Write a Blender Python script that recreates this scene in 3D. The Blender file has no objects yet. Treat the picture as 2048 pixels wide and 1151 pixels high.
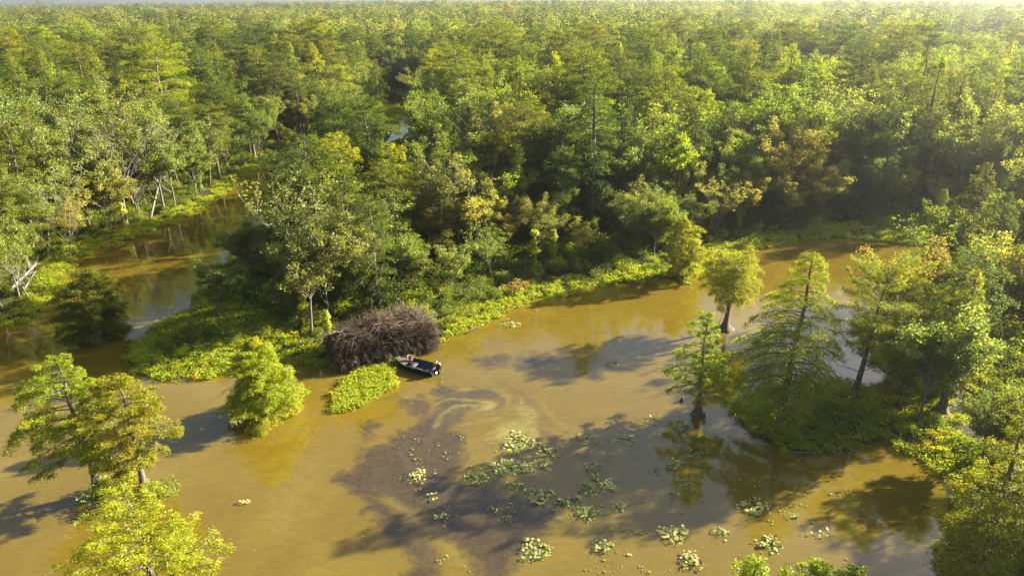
import bpy, math, random
import numpy as np
from mathutils import Vector, Matrix, noise as mnoise

R_ = math.radians
sc = bpy.context.scene
COL = sc.collection

# ------------------------------------------------------------------ camera
CAM_H = 33.0
PITCH = R_(22.3)
ROLL = R_(-0.4)
F_PX = 1409.0                      # focal length in photograph pixels (2048 wide)
cam_d = bpy.data.cameras.new("camera")
cam = bpy.data.objects.new("camera", cam_d)
COL.objects.link(cam)
cam_d.sensor_width = 36.0
cam_d.lens = 36.0 * F_PX / 2048.0
cam_d.clip_start = 0.5
cam_d.clip_end = 20000
CAM_M = Matrix.Translation((0, 0, CAM_H)) @ Matrix.Rotation(math.pi / 2 - PITCH, 4, 'X') @ Matrix.Rotation(ROLL, 4, 'Z')
cam.matrix_world = CAM_M
sc.camera = cam

# ------------------------------------------------------------------ world, sun, exposure
SUN_AZ = 66.0       # degrees clockwise from +Y (view direction)
SUN_EL = 21.0
w = bpy.data.worlds.new("World")
sc.world = w
w.use_nodes = True
nt = w.node_tree
nt.nodes.clear()
sky = nt.nodes.new('ShaderNodeTexSky')
sky.sky_type = 'NISHITA'
sky.sun_disc = False
sky.sun_elevation = R_(SUN_EL)
sky.sun_rotation = R_(SUN_AZ)
sky.air_density = 1.0
sky.dust_density = 3.5
sky.ozone_density = 1.0
bg = nt.nodes.new('ShaderNodeBackground')
bg.inputs[1].default_value = 0.050
wo = nt.nodes.new('ShaderNodeOutputWorld')
nt.links.new(sky.outputs[0], bg.inputs[0])
nt.links.new(bg.outputs[0], wo.inputs[0])

sun_d = bpy.data.lights.new("sun", 'SUN')
sun_d.energy = 5.0
sun_d.angle = R_(0.55)
sun_d.color = (1.0, 0.91, 0.72)
sun = bpy.data.objects.new("sun", sun_d)
COL.objects.link(sun)
az, el = R_(SUN_AZ), R_(SUN_EL)
sdir = Vector((math.sin(az) * math.cos(el), math.cos(az) * math.cos(el), math.sin(el)))
sun.rotation_euler = sdir.to_track_quat('Z', 'Y').to_euler()
sun.location = (60, 40, 80)

sc.view_settings.view_transform = 'Standard'
sc.view_settings.look = 'None'
sc.view_settings.gamma = 1.0
sc.view_settings.exposure = 2.3
sc.view_settings.use_curve_mapping = False
sc.render.engine = 'CYCLES'
cy = sc.cycles
cy.max_bounces = 6
cy.diffuse_bounces = 1
cy.glossy_bounces = 2
cy.transmission_bounces = 4
cy.transparent_max_bounces = 4
cy.volume_bounces = 0
cy.caustics_reflective = False
cy.caustics_refractive = False
cy.sample_clamp_indirect = 6.0
cy.use_denoising = True
try:
    cy.denoiser = 'OPENIMAGEDENOISE'
except Exception:
    pass

HAZE_DENSITY = 0.00020
HAZE_ANISO = 0.77

# ------------------------------------------------------------------ helpers
rng = np.random.default_rng(7)


def ray(px, py):
    v = Vector(((px - 1024.0) / F_PX, -(py - 575.5) / F_PX, -1.0))
    return CAM_M.to_3x3() @ v


def P(px, py, z=0.0):
    """Point on the level z that is seen at a photograph pixel."""
    d = ray(px, py)
    t = (z - CAM_H) / d.z
    return Vector((d.x * t, d.y * t, z))


def proj(x, y, z):
    v = CAM_M.inverted() @ Vector((x, y, z))
    return 1024 + F_PX * v.x / -v.z, 575.5 - F_PX * v.y / -v.z, -v.z


def height_at(bx, by, ty):
    """Height of an upright thing with base at pixel (bx,by) and top at row ty."""
    b = P(bx, by)
    lo, hi = 0.0, 32.0
    for _ in range(30):
        m = (lo + hi) / 2
        if proj(b.x, b.y, m)[1] > ty:
            lo = m
        else:
            hi = m
    return (lo + hi) / 2


def make_mesh(name, verts, faces_list, mats=(), mat_idx=None, tint=None, smooth=False):
    """faces_list: list of int arrays (n,k)."""
    me = bpy.data.meshes.new(name)
    verts = np.asarray(verts, dtype=np.float32)
    me.vertices.add(len(verts))
    me.vertices.foreach_set('co', verts.ravel())
    loops = np.concatenate([np.asarray(f, dtype=np.int32).ravel() for f in faces_list])
    totals = np.concatenate([np.full(len(f), f.shape[1], dtype=np.int32) for f in faces_list])
    starts = np.concatenate([[0], np.cumsum(totals)[:-1]]).astype(np.int32)
    me.loops.add(len(loops))
    me.loops.foreach_set('vertex_index', loops)
    me.polygons.add(len(totals))
    me.polygons.foreach_set('loop_start', starts)
    me.polygons.foreach_set('loop_total', totals)
    if mat_idx is not None:
        me.polygons.foreach_set('material_index', np.asarray(mat_idx, dtype=np.int32))
    if smooth:
        me.polygons.foreach_set('use_smooth', np.ones(len(totals), dtype=bool))
    for m in mats:
        me.materials.append(m)
    me.update(calc_edges=True)
    if tint is not None:
        a = me.attributes.new('tint', 'FLOAT', 'POINT')
        a.data.foreach_set('value', np.asarray(tint, dtype=np.float32))
    return me


class Tubes:
    """Collects tapered tubes and boxes into one mesh."""
    def __init__(self):
        self.v, self.q, self.t, self.n = [], [], [], 0

    def tube(self, pts, rad, sides=4, cap=False):
        pts = np.asarray(pts, float)
        k = len(pts)
        d = np.gradient(pts, axis=0)
        d /= np.linalg.norm(d, axis=1)[:, None] + 1e-9
        ref = np.array([0.0, 0, 1]) if abs(d[0][2]) < 0.9 else np.array([1.0, 0, 0])
        u = np.cross(d, ref)
        u /= np.linalg.norm(u, axis=1)[:, None] + 1e-9
        w_ = np.cross(d, u)
        a = np.arange(sides) * 2 * math.pi / sides
        rad = np.broadcast_to(np.asarray(rad, float), (k,))
        ring = pts[:, None, :] + rad[:, None, None] * (np.cos(a)[None, :, None] * u[:, None, :] + np.sin(a)[None, :, None] * w_[:, None, :])
        self.v.append(ring.reshape(-1, 3))
        i = np.arange(k - 1)[:, None] * sides
        j = np.arange(sides)[None, :]
        j2 = (j + 1) % sides
        f = np.stack([i + j, i + j2, i + sides + j2, i + sides + j], -1).reshape(-1, 4) + self.n
        self.q.append(f)
        if cap:
            for base, rev in ((0, True), ((k - 1) * sides, False)):
                for s in range(1, sides - 1):
                    tr = [base, base + s, base + s + 1]
                    if rev:
                        tr = tr[::-1]
                    self.t.append(np.array([tr]) + self.n)
        self.n += k * sides

    def flared(self, pts, rad, lobes, amp, sides=12):
        """Trunk with buttress lobes near the base."""
        pts = np.asarray(pts, float)
        k = len(pts)
        a = np.arange(sides) * 2 * math.pi / sides
        vs = []
        for i in range(k):
            am = amp * max(0.0, 1 - i / (k * 0.45))
            r = rad[i] * (1 + am * np.cos(lobes * a + 0.6))
            vs.append(np.stack([pts[i][0] + r * np.cos(a), pts[i][1] + r * np.sin(a), np.full(sides, pts[i][2])], 1))
        self.v.append(np.concatenate(vs))
        i = np.arange(k - 1)[:, None] * sides
        j = np.arange(sides)[None, :]
        j2 = (j + 1) % sides
        self.q.append(np.stack([i + j, i + j2, i + sides + j2, i + sides + j], -1).reshape(-1, 4) + self.n)
        self.n += k * sides

    def box(self, c, s, rz=0.0, M=None):
        x, y, z = s[0] / 2, s[1] / 2, s[2] / 2
        vv = np.array([[-x, -y, -z], [x, -y, -z], [x, y, -z], [-x, y, -z], [-x, -y, z], [x, -y, z], [x, y, z], [-x, y, z]])
        cr, sr = math.cos(rz), math.sin(rz)
        vv = vv @ np.array([[cr, sr, 0], [-sr, cr, 0], [0, 0, 1]])
        vv = vv + np.asarray(c, float)
        self.v.append(vv)
        f = np.array([[0, 3, 2, 1], [4, 5, 6, 7], [0, 1, 5, 4], [1, 2, 6, 5], [2, 3, 7, 6], [3, 0, 4, 7]]) + self.n
        self.q.append(f)
        self.n += 8

    def mesh(self, name, mats, smooth=True):
        fl = [np.concatenate(self.q)] if self.q else []
        if self.t:
            fl.append(np.concatenate(self.t))
        return make_mesh(name, np.concatenate(self.v), fl, mats, smooth=smooth)


def unit(a):
    return a / (np.linalg.norm(a, axis=-1, keepdims=True) + 1e-9)


class Leaves:
    """Collects leaf-sized diamonds."""
    def __init__(self):
        self.c, self.d, self.s, self.L, self.W, self.t = [], [], [], [], [], []

    def add(self, c, d, nrm, L, W, tint):
        d = unit(d)
        s = unit(np.cross(nrm, d))
        n = len(c)
        self.c.append(c); self.d.append(d); self.s.append(s)
        self.L.append(np.broadcast_to(L, (n,)).astype(float)); self.W.append(np.broadcast_to(W, (n,)).astype(float))
        self.t.append(np.broadcast_to(tint, (n,)).astype(float))

    def mesh(self, name, mats):
        c = np.concatenate(self.c); d = np.concatenate(self.d); s = np.concatenate(self.s)
        L = np.concatenate(self.L)[:, None]; W = np.concatenate(self.W)[:, None]; t = np.concatenate(self.t)
        v = np.stack([c - d * L * .5, c + s * W * .5 + d * L * .08, c + d * L * .5, c - s * W * .5 + d * L * .08], 1).reshape(-1, 3)
        f = np.arange(len(v)).reshape(-1, 4)
        return make_mesh(name, v, [f], mats, tint=np.repeat(t, 4))


def obj(name, me, parent=None, loc=(0, 0, 0), rz=0.0, scale=None):
    o = bpy.data.objects.new(name, me)
    COL.objects.link(o)
    o.location = loc
    o.rotation_euler = (0, 0, rz)
    if scale is not None:
        o.scale = (scale,) * 3 if not hasattr(scale, '__len__') else scale
    if parent is not None:
        o.parent = parent
    return o


def thing(name, label, cat, loc=(0, 0, 0), rz=0.0, group=None, scale=None):
    o = obj(name, None, None, loc, rz, scale)
    o.empty_display_size = 0.5
    o['label'] = label
    o['category'] = cat
    if group:
        o['group'] = group
    return o


def tag(o, label=None, cat=None, group=None, kind=None):
    for k, v in (('label', label), ('category', cat), ('group', group), ('kind', kind)):
        if v:
            o[k] = v
    return o


# ------------------------------------------------------------------ materials
def new_mat(name):
    m = bpy.data.materials.new(name)
    m.use_nodes = True
    m.node_tree.nodes.clear()
    return m, m.node_tree.nodes, m.node_tree.links


def leaf_mat(name, c1, c2, c3=None, var=0.18, transl=0.50, gloss=0.035, hue=0.02):
    """Leaf: diffuse + translucent; c1..c2 by per-leaf tint, varied per tree and by soft 3-D noise."""
    m, N, Lk = new_mat(name)
    at = N.new('ShaderNodeAttribute'); at.attribute_name = 'tint'
    mix = N.new('ShaderNodeMix'); mix.data_type = 'RGBA'
    mix.inputs['A'].default_value = (*c1, 1); mix.inputs['B'].default_value = (*c2, 1)
    Lk.new(at.outputs['Fac'], mix.inputs['Factor'])
    col = mix.outputs['Result']
    oi = N.new('ShaderNodeObjectInfo')
    geo = N.new('ShaderNodeNewGeometry')
    if c3 is not None:
        nz = N.new('ShaderNodeTexNoise'); nz.inputs['Scale'].default_value = 0.35; nz.inputs['Detail'].default_value = 2
        Lk.new(geo.outputs['Position'], nz.inputs['Vector'])
        mr = N.new('ShaderNodeMapRange'); mr.inputs['From Min'].default_value = 0.56; mr.inputs['From Max'].default_value = 0.68
        Lk.new(nz.outputs['Fac'], mr.inputs['Value'])
        m2 = N.new('ShaderNodeMix'); m2.data_type = 'RGBA'
        m2.inputs['B'].default_value = (*c3, 1)
        Lk.new(col, m2.inputs['A']); Lk.new(mr.outputs['Result'], m2.inputs['Factor'])
        col = m2.outputs['Result']
    hs = N.new('ShaderNodeHueSaturation')
    h = N.new('ShaderNodeMapRange'); h.inputs['To Min'].default_value = 0.5 - hue; h.inputs['To Max'].default_value = 0.5 + hue
    v = N.new('ShaderNodeMapRange'); v.inputs['To Min'].default_value = 1 - var; v.inputs['To Max'].default_value = 1 + var
    mul = N.new('ShaderNodeMath'); mul.operation = 'MULTIPLY'; mul.inputs[1].default_value = 7.31
    fr = N.new('ShaderNodeMath'); fr.operation = 'FRACT'
    Lk.new(oi.outputs['Random'], h.inputs['Value'])
    Lk.new(oi.outputs['Random'], mul.inputs[0]); Lk.new(mul.outputs[0], fr.inputs[0]); Lk.new(fr.outputs[0], v.inputs['Value'])
    Lk.new(h.outputs['Result'], hs.inputs['Hue']); Lk.new(v.outputs['Result'], hs.inputs['Value']); Lk.new(col, hs.inputs['Color'])
    col = hs.outputs['Color']
    df = N.new('ShaderNodeBsdfDiffuse'); tr = N.new('ShaderNodeBsdfTranslucent')
    Lk.new(col, df.inputs['Color'])
    tc = N.new('ShaderNodeHueSaturation'); tc.inputs['Hue'].default_value = 0.497; tc.inputs['Saturation'].default_value = 1.12; tc.inputs['Value'].default_value = 1.75
    Lk.new(col, tc.inputs['Color']); Lk.new(tc.outputs['Color'], tr.inputs['Color'])
    ms = N.new('ShaderNodeMixShader'); ms.inputs[0].default_value = transl
    Lk.new(df.outputs[0], ms.inputs[1]); Lk.new(tr.outputs[0], ms.inputs[2])
    gl = N.new('ShaderNodeBsdfGlossy'); gl.inputs['Roughness'].default_value = 0.55; gl.inputs['Color'].default_value = (.6, .6, .55, 1)
    mg = N.new('ShaderNodeMixShader'); mg.inputs[0].default_value = gloss
    Lk.new(ms.outputs[0], mg.inputs[1]); Lk.new(gl.outputs[0], mg.inputs[2])
    out = N.new('ShaderNodeOutputMaterial')
    Lk.new(mg.outputs[0], out.inputs['Surface'])
    return m


def noise_mat(name, c1, c2, scale=4.0, rough=0.85, bump=0.0, detail=4, spec=0.3, stretch=None):
    m, N, Lk = new_mat(name)
    tc = N.new('ShaderNodeTexCoord')
    mp = N.new('ShaderNodeMapping')
    if stretch:
        mp.inputs['Scale'].default_value = stretch
    Lk.new(tc.outputs['Object'], mp.inputs['Vector'])
    nz = N.new('ShaderNodeTexNoise'); nz.inputs['Scale'].default_value = scale; nz.inputs['Detail'].default_value = detail
    Lk.new(mp.outputs[0], nz.inputs['Vector'])
    cr = N.new('ShaderNodeValToRGB')
    cr.color_ramp.elements[0].position = 0.32; cr.color_ramp.elements[1].position = 0.68
    cr.color_ramp.elements[0].color = (*c1, 1); cr.color_ramp.elements[1].color = (*c2, 1)
    Lk.new(nz.outputs['Fac'], cr.inputs[0])
    b = N.new('ShaderNodeBsdfPrincipled')
    b.inputs['Roughness'].default_value = rough
    b.inputs['Specular IOR Level'].default_value = spec
    Lk.new(cr.outputs[0], b.inputs['Base Color'])
    if bump:
        bp = N.new('ShaderNodeBump'); bp.inputs['Strength'].default_value = bump; bp.inputs['Distance'].default_value = 0.05
        Lk.new(nz.outputs['Fac'], bp.inputs['Height']); Lk.new(bp.outputs[0], b.inputs['Normal'])
    out = N.new('ShaderNodeOutputMaterial')
    Lk.new(b.outputs[0], out.inputs['Surface'])
    return m


M_CYP = {
    'deep green': leaf_mat('cypress_needles_deep', (0.056, 0.085, 0.006), (0.108, 0.146, 0.011), (0.094, 0.112, 0.009)),
    'olive green': leaf_mat('cypress_needles_olive', (0.096, 0.128, 0.007), (0.174, 0.203, 0.013), (0.157, 0.168, 0.011)),
    'yellow-green': leaf_mat('cypress_needles_yellow', (0.180, 0.223, 0.009), (0.315, 0.344, 0.015), (0.323, 0.316, 0.013)),
    'golden green': leaf_mat('cypress_needles_gold', (0.234, 0.267, 0.009), (0.385, 0.409, 0.017), (0.394, 0.386, 0.017)),
    'rust-tinged green': leaf_mat('cypress_needles_rust', (0.130, 0.136, 0.011), (0.234, 0.213, 0.017), (0.255, 0.194, 0.019)),
}
M_WILLOW = leaf_mat('willow_leaves', (0.234, 0.281, 0.017), (0.392, 0.426, 0.034), None, transl=0.5)
M_HARD = {
    'fresh green': leaf_mat('hardwood_leaves_green', (0.104, 0.146, 0.017), (0.207, 0.254, 0.029), None, gloss=0.05),
    'dusty olive': leaf_mat('hardwood_leaves_olive', (0.119, 0.147, 0.024), (0.234, 0.257, 0.051), (0.216, 0.228, 0.041), gloss=0.05),
    'golden tan': leaf_mat('hardwood_leaves_tan', (0.208, 0.197, 0.031), (0.344, 0.313, 0.069), (0.319, 0.267, 0.055), gloss=0.04),
    'orange-tinged': leaf_mat('hardwood_leaves_orange', (0.291, 0.248, 0.051), (0.448, 0.363, 0.092), (0.450, 0.317, 0.083), gloss=0.04),
}
M_VINE = leaf_mat('vine_leaves', (0.207, 0.250, 0.011), (0.414, 0.438, 0.015), (0.392, 0.337, 0.015), transl=0.45)
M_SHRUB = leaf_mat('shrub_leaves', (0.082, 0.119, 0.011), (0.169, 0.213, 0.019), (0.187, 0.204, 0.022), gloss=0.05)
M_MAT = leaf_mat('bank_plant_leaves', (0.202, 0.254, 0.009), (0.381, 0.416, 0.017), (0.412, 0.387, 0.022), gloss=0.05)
M_MARSH = leaf_mat('marsh_plant_leaves', (0.174, 0.230, 0.038), (0.315, 0.374, 0.075), (0.294, 0.327, 0.067), gloss=0.05)
M_LILY = leaf_mat('lily_leaves', (0.10, 0.135, 0.018), (0.50, 0.53, 0.18), (0.587, 0.571, 0.194), transl=0.2, gloss=0.06, var=0.1)
M_BARK = noise_mat('cypress_bark', (0.075, 0.058, 0.045), (0.20, 0.165, 0.13), 3.0, stretch=(3, 3, 0.5), bump=0.4)
M_BARKW = noise_mat('pale_bark', (0.10, 0.09, 0.075), (0.23, 0.21, 0.175), 3.0, stretch=(3, 3, 0.7), bump=0.3)
M_BARKD = noise_mat('dark_bark', (0.035, 0.028, 0.02), (0.11, 0.085, 0.06), 4.0, stretch=(3, 3, 0.6), bump=0.4)
M_BARKF = noise_mat('dark_flared_bark', (0.05, 0.035, 0.028), (0.19, 0.135, 0.105), 2.2, stretch=(4, 4, 0.4), bump=0.6)

# ground: dark wet leaf litter with green patches
m, N, Lk = new_mat('forest_floor')
geo = N.new('ShaderNodeNewGeometry')
n1 = N.new('ShaderNodeTexNoise'); n1.inputs['Scale'].default_value = 0.25; n1.inputs['Detail'].default_value = 8
n2 = N.new('ShaderNodeTexNoise'); n2.inputs['Scale'].default_value = 3.0; n2.inputs['Detail'].default_value = 6
Lk.new(geo.outputs['Position'], n1.inputs['Vector']); Lk.new(geo.outputs['Position'], n2.inputs['Vector'])
cr = N.new('ShaderNodeValToRGB')
cr.color_ramp.elements[0].position = 0.35; cr.color_ramp.elements[0].color = (0.035, 0.030, 0.014, 1)
cr.color_ramp.elements[1].position = 0.65; cr.color_ramp.elements[1].color = (0.060, 0.075, 0.016, 1)
Lk.new(n1.outputs['Fac'], cr.inputs[0])
mx = N.new('ShaderNodeMix'); mx.data_type = 'RGBA'; mx.blend_type = 'MULTIPLY'; mx.inputs['Factor'].default_value = 0.8
cr2 = N.new('ShaderNodeValToRGB'); cr2.color_ramp.elements[0].position = 0.3; cr2.color_ramp.elements[0].color = (0.4, 0.4, 0.4, 1)
cr2.color_ramp.elements[1].position = 0.7; cr2.color_ramp.elements[1].color = (1.5, 1.45, 1.2, 1)
Lk.new(n2.outputs['Fac'], cr2.inputs[0]); Lk.new(cr.outputs[0], mx.inputs['A']); Lk.new(cr2.outputs[0], mx.inputs['B'])
b = N.new('ShaderNodeBsdfPrincipled'); b.inputs['Roughness'].default_value = 0.9; b.inputs['Specular IOR Level'].default_value = 0.2
Lk.new(mx.outputs['Result'], b.inputs['Base Color'])
bp = N.new('ShaderNodeBump'); bp.inputs['Strength'].default_value = 0.6; bp.inputs['Distance'].default_value = 0.2
Lk.new(n2.outputs['Fac'], bp.inputs['Height']); Lk.new(bp.outputs[0], b.inputs['Normal'])
o_ = N.new('ShaderNodeOutputMaterial'); Lk.new(b.outputs[0], o_.inputs['Surface'])
M_GROUND = m

# ------------------------------------------------------------------ land and water outlines (photograph pixels -> ground)
def poly(pts):
    return np.array([[P(a, b_).x, P(a, b_).y] for a, b_ in pts])


WEST_BANK = poly([(-60, 668), (30, 648), (75, 628), (108, 592), (118, 566), (150, 520), (192, 496), (240, 486), (300, 466), (352, 442),
                  (398, 420), (432, 396), (470, 372), (520, 338), (575, 306), (640, 288), (700, 268), (742, 250), (768, 228), (772, 200),
                  (760, 178), (735, 160), (690, 130), (600, 100)])
WEST_BANK = np.vstack([WEST_BANK, [[-900, 900], [-900, 60], [-110, 60]]])
# the middle forest: peninsula and everything behind it
MIDDLE = poly([(255, 712), (290, 742), (350, 752), (420, 752), (470, 742), (540, 728), (610, 724), (680, 744), (745, 742), (800, 726), (850, 702),
               (905, 668), (960, 650), (1010, 628), (1055, 602), (1130, 588), (1210, 572), (1290, 557), (1370, 556), (1405, 548), (1400, 520),
               (1460, 510), (1530, 494), (1600, 480), (1680, 474), (1760, 482), (1860, 492), (1950, 486), (2040, 470), (2200, 440), (2500, 430), (2900, 430)])
MIDDLE = np.vstack([MIDDLE, [[900, 300], [900, 900], [60, 900]],
                    poly([(850, 100), (835, 125), (815, 160), (808, 195), (822, 225), (826, 262), (800, 280), (742, 302), (700, 330), (650, 352), (600, 366), (590, 384), (572, 405),
                          (525, 450), (465, 515), (440, 545), (405, 580), (370, 622), (325, 652), (280, 680)])])
EAST = poly([(1488, 826), (1505, 800), (1540, 775), (1620, 758), (1690, 764), (1745, 786), (1782, 806), (1850, 800), (1800, 770), (1745, 735), (1728, 690), (1750, 620),
             (1800, 575), (1900, 545), (2010, 530), (2200, 520), (2600, 520)])
EAST = np.vstack([EAST, [[130, 40], [90, 2], [22, 2]], poly([(1895, 1300), (1890, 1151), (1900, 1080), (1928, 1010), (1905, 955), (1850, 905), (1770, 880), (1700, 882),
                                                          (1640, 898), (1570, 900), (1510, 866)])])
FLOAT_MAT = poly([(664, 800), (680, 770), (706, 746), (740, 732), (790, 728), (798, 742), (780, 778), (745, 800), (712, 818), (680, 820)])
CLUMP_ISLE = poly([(180, 1000), (200, 968), (250, 952), (310, 960), (345, 982), (330, 1010), (270, 1025), (210, 1020)])
# open marsh behind a front ridge on the right
MARSH_FAR = np.array([[95, 330], [150, 330], [300, 360], [330, 420], [200, 410], [110, 400], [70, 370]], float)


def sdist(pg, X, Y):
    """Signed distance to polygon, positive inside."""
    shp = X.shape
    x = X.ravel(); y = Y.ravel()
    best = np.full(x.shape, 1e18); inside = np.zeros(x.shape, bool)
    n = len(pg)
    for i in range(n):
        ax, ay = pg[i]; bx, by = pg[(i + 1) % n]
        ex, ey = bx - ax, by - ay
        L2 = ex * ex + ey * ey + 1e-9
        t = np.clip(((x - ax) * ex + (y - ay) * ey) / L2, 0, 1)
        dx, dy = x - ax - t * ex, y - ay - t * ey
        np.minimum(best, dx * dx + dy * dy, out=best)
        c = ((ay > y) != (by > y)) & (x < (bx - ax) * (y - ay) / (by - ay + 1e-12) + ax)
        inside ^= c
    d = np.sqrt(best)
    return np.where(inside, d, -d).reshape(shp)


_perm = rng.random((64, 64))


def vnoise(x, y, s):
    """Cheap tiled value noise, -1..1."""
    x = np.asarray(x, float) / s; y = np.asarray(y, float) / s
    xi = np.floor(x).astype(int); yi = np.floor(y).astype(int)
    fx = x - xi; fy = y - yi
    fx = fx * fx * (3 - 2 * fx); fy = fy * fy * (3 - 2 * fy)
    g = lambda a, b_: _perm[a % 64, b_ % 64]
    return 2 * ((g(xi, yi) * (1 - fx) + g(xi + 1, yi) * fx) * (1 - fy) + (g(xi, yi + 1) * (1 - fx) + g(xi + 1, yi + 1) * fx) * fy) - 1


def land(X, Y):
    """Signed distance from the water's edge, positive on land."""
    X = np.asarray(X, float); Y = np.asarray(Y, float)
    s = np.maximum.reduce([sdist(WEST_BANK, X, Y), sdist(MIDDLE, X, Y), sdist(EAST, X, Y)])
    s = np.where(Y > 290, np.maximum(s, (Y - 290) * 0.5), s)
    s = np.where((X < -140), np.maximum(s, np.minimum(30, -140 - X)), s)
    s = s + 0.55 * vnoise(X, Y, 3.1) + 0.30 * vnoise(X + 9, Y, 1.1)
    return s


# terrain sheet: fine near, coarse far
def axis_steps(lo, hi, step, far):
    a = list(np.arange(lo, hi + 1e-6, step))
    g, v = step, a[0]
    left = []
    while v > -far:
        g *= 1.35; v -= g; left.append(v)
    g, v = step, a[-1]
    right = []
    while v < far:
        g *= 1.35; v += g; right.append(v)
    return np.array(left[::-1] + a + right)


def sheet(name, xs, ys, zf, mats, attrs=None):
    X, Y = np.meshgrid(xs, ys)
    Z = zf(X, Y)
    v = np.stack([X, Y, Z], -1).reshape(-1, 3)
    nx, ny = len(xs), len(ys)
    i = np.arange(ny - 1)[:, None] * nx + np.arange(nx - 1)[None, :]
    f = np.stack([i, i + 1, i + nx + 1, i + nx], -1).reshape(-1, 4)
    me = make_mesh(name, v, [f], mats, smooth=True)
    for k, fn in (attrs or {}).items():
        a = me.attributes.new(k, 'FLOAT', 'POINT')
        a.data.foreach_set('value', fn(X, Y).ravel().astype(np.float32))
    return me


def far_relief(X, Y):
    r = np.hypot(X, Y)
    k = np.clip((r - 500) / 1500, 0, 1)
    return k * (6 * vnoise(X, Y, 700) + 3 * vnoise(X + 5e3, Y, 260))


def ground_z(X, Y):
    s = land(X, Y)
    z = np.clip(s * 0.16, -1.2, 0.35)
    bump_ = 0.10 * vnoise(X, Y, 2.3) + 0.08 * vnoise(X, Y, 0.9)
    z = z + np.where(s > 0.6, bump_, 0)
    return z + far_relief(X, Y)


xs = axis_steps(-130, 130, 0.9, 7000)
ys = axis_steps(12, 260, 0.9, 7000)
g = obj('ground', sheet('ground', xs, ys, ground_z, [M_GROUND]))
g['kind'] = 'structure'

# water -------------------------------------------------------------
SILT = [poly([(683, 960), (718, 932), (752, 908), (748, 892), (790, 884), (832, 850), (856, 818), (895, 792), (938, 794), (908, 824), (884, 856), (912, 884),
              (926, 925), (905, 962), (930, 985), (1000, 1000), (1085, 1012), (1130, 1034), (1090, 1066), (1035, 1100), (990, 1170), (960, 1170), (925, 1112), (880, 1066), (845, 1022),
              (800, 992), (752, 968), (712, 972)]),
        poly([(712, 985), (738, 1010), (782, 1036), (806, 1064), (832, 1112), (836, 1190), (796, 1190), (812, 1120), (780, 1072), (744, 1040), (716, 1016)]),
        poly([(872, 796), (905, 786), (940, 790), (985, 784), (996, 792), (940, 800), (890, 804)]),
        poly([(905, 822), (930, 812), (955, 812), (930, 826), (912, 842)]),
        poly([(815, 808), (830, 802), (838, 810), (826, 818)]), poly([(708, 862), (724, 850), (732, 856), (716, 868)]),
        poly([(945, 720), (990, 716), (1010, 722), (975, 730)]), poly([(1048, 722), (1085, 716), (1112, 722), (1080, 730)]),
        poly([(870, 770), (905, 776), (900, 782), (872, 778)])]
PALE = [poly([(868, 808), (890, 800), (960, 800), (1000, 806), (990, 824), (930, 828), (890, 850), (868, 846)]),
        poly([(978, 866), (1010, 846), (1040, 834), (1048, 856), (1020, 880), (995, 876)]),
        poly([(1050, 810), (1062, 840), (1072, 868), (1060, 872), (1048, 840), (1038, 812)]),
        ]
OCHRE_REFLECTION = [poly([(668, 800), (790, 780), (832, 800), (830, 850), (780, 880), (690, 860), (620, 880), (560, 850), (620, 800)])]


def line_mask(lines):
    """lines: (half width in metres, strength, pixel points); soft bands drawn by current."""
    segs = []
    for hw_, st_, pts in lines:
        g_ = poly(pts)
        # smooth the polyline
        t_ = np.linspace(0, len(g_) - 1, len(g_) * 4)
        gx = np.interp(t_, range(len(g_)), g_[:, 0]); gy = np.interp(t_, range(len(g_)), g_[:, 1])
        for _ in range(3):
            gx[1:-1] = (gx[:-2] + gx[1:-1] * 2 + gx[2:]) / 4; gy[1:-1] = (gy[:-2] + gy[1:-1] * 2 + gy[2:]) / 4
        n_ = len(gx)
        for i in range(n_ - 1):
            segs.append((hw_ * (.35 + .65 * math.sin(math.pi * (i + .5) / n_)), st_, gx[i], gy[i], gx[i + 1], gy[i + 1]))

    def f(X, Y):
        wx = X + .25 * vnoise(X, Y, 1.4); wy = Y + .25 * vnoise(X + 77, Y, 1.4)
        out = np.zeros(X.shape)
        near = (np.abs(X - 0) < 30) & (Y > 34) & (Y < 66)
        x = wx[near]; y = wy[near]; o = np.zeros(x.shape)
        for hw_, st_, ax, ay, bx, by in segs:
            ex, ey = bx - ax, by - ay
            t_ = np.clip(((x - ax) * ex + (y - ay) * ey) / (ex * ex + ey * ey + 1e-9), 0, 1)
            d = np.hypot(x - ax - t_ * ex, y - ay - t_ * ey)
            o = np.maximum(o, st_ * np.clip(1.25 - d / hw_, 0, 1))
        out[near] = o
        return out
    return f


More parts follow.
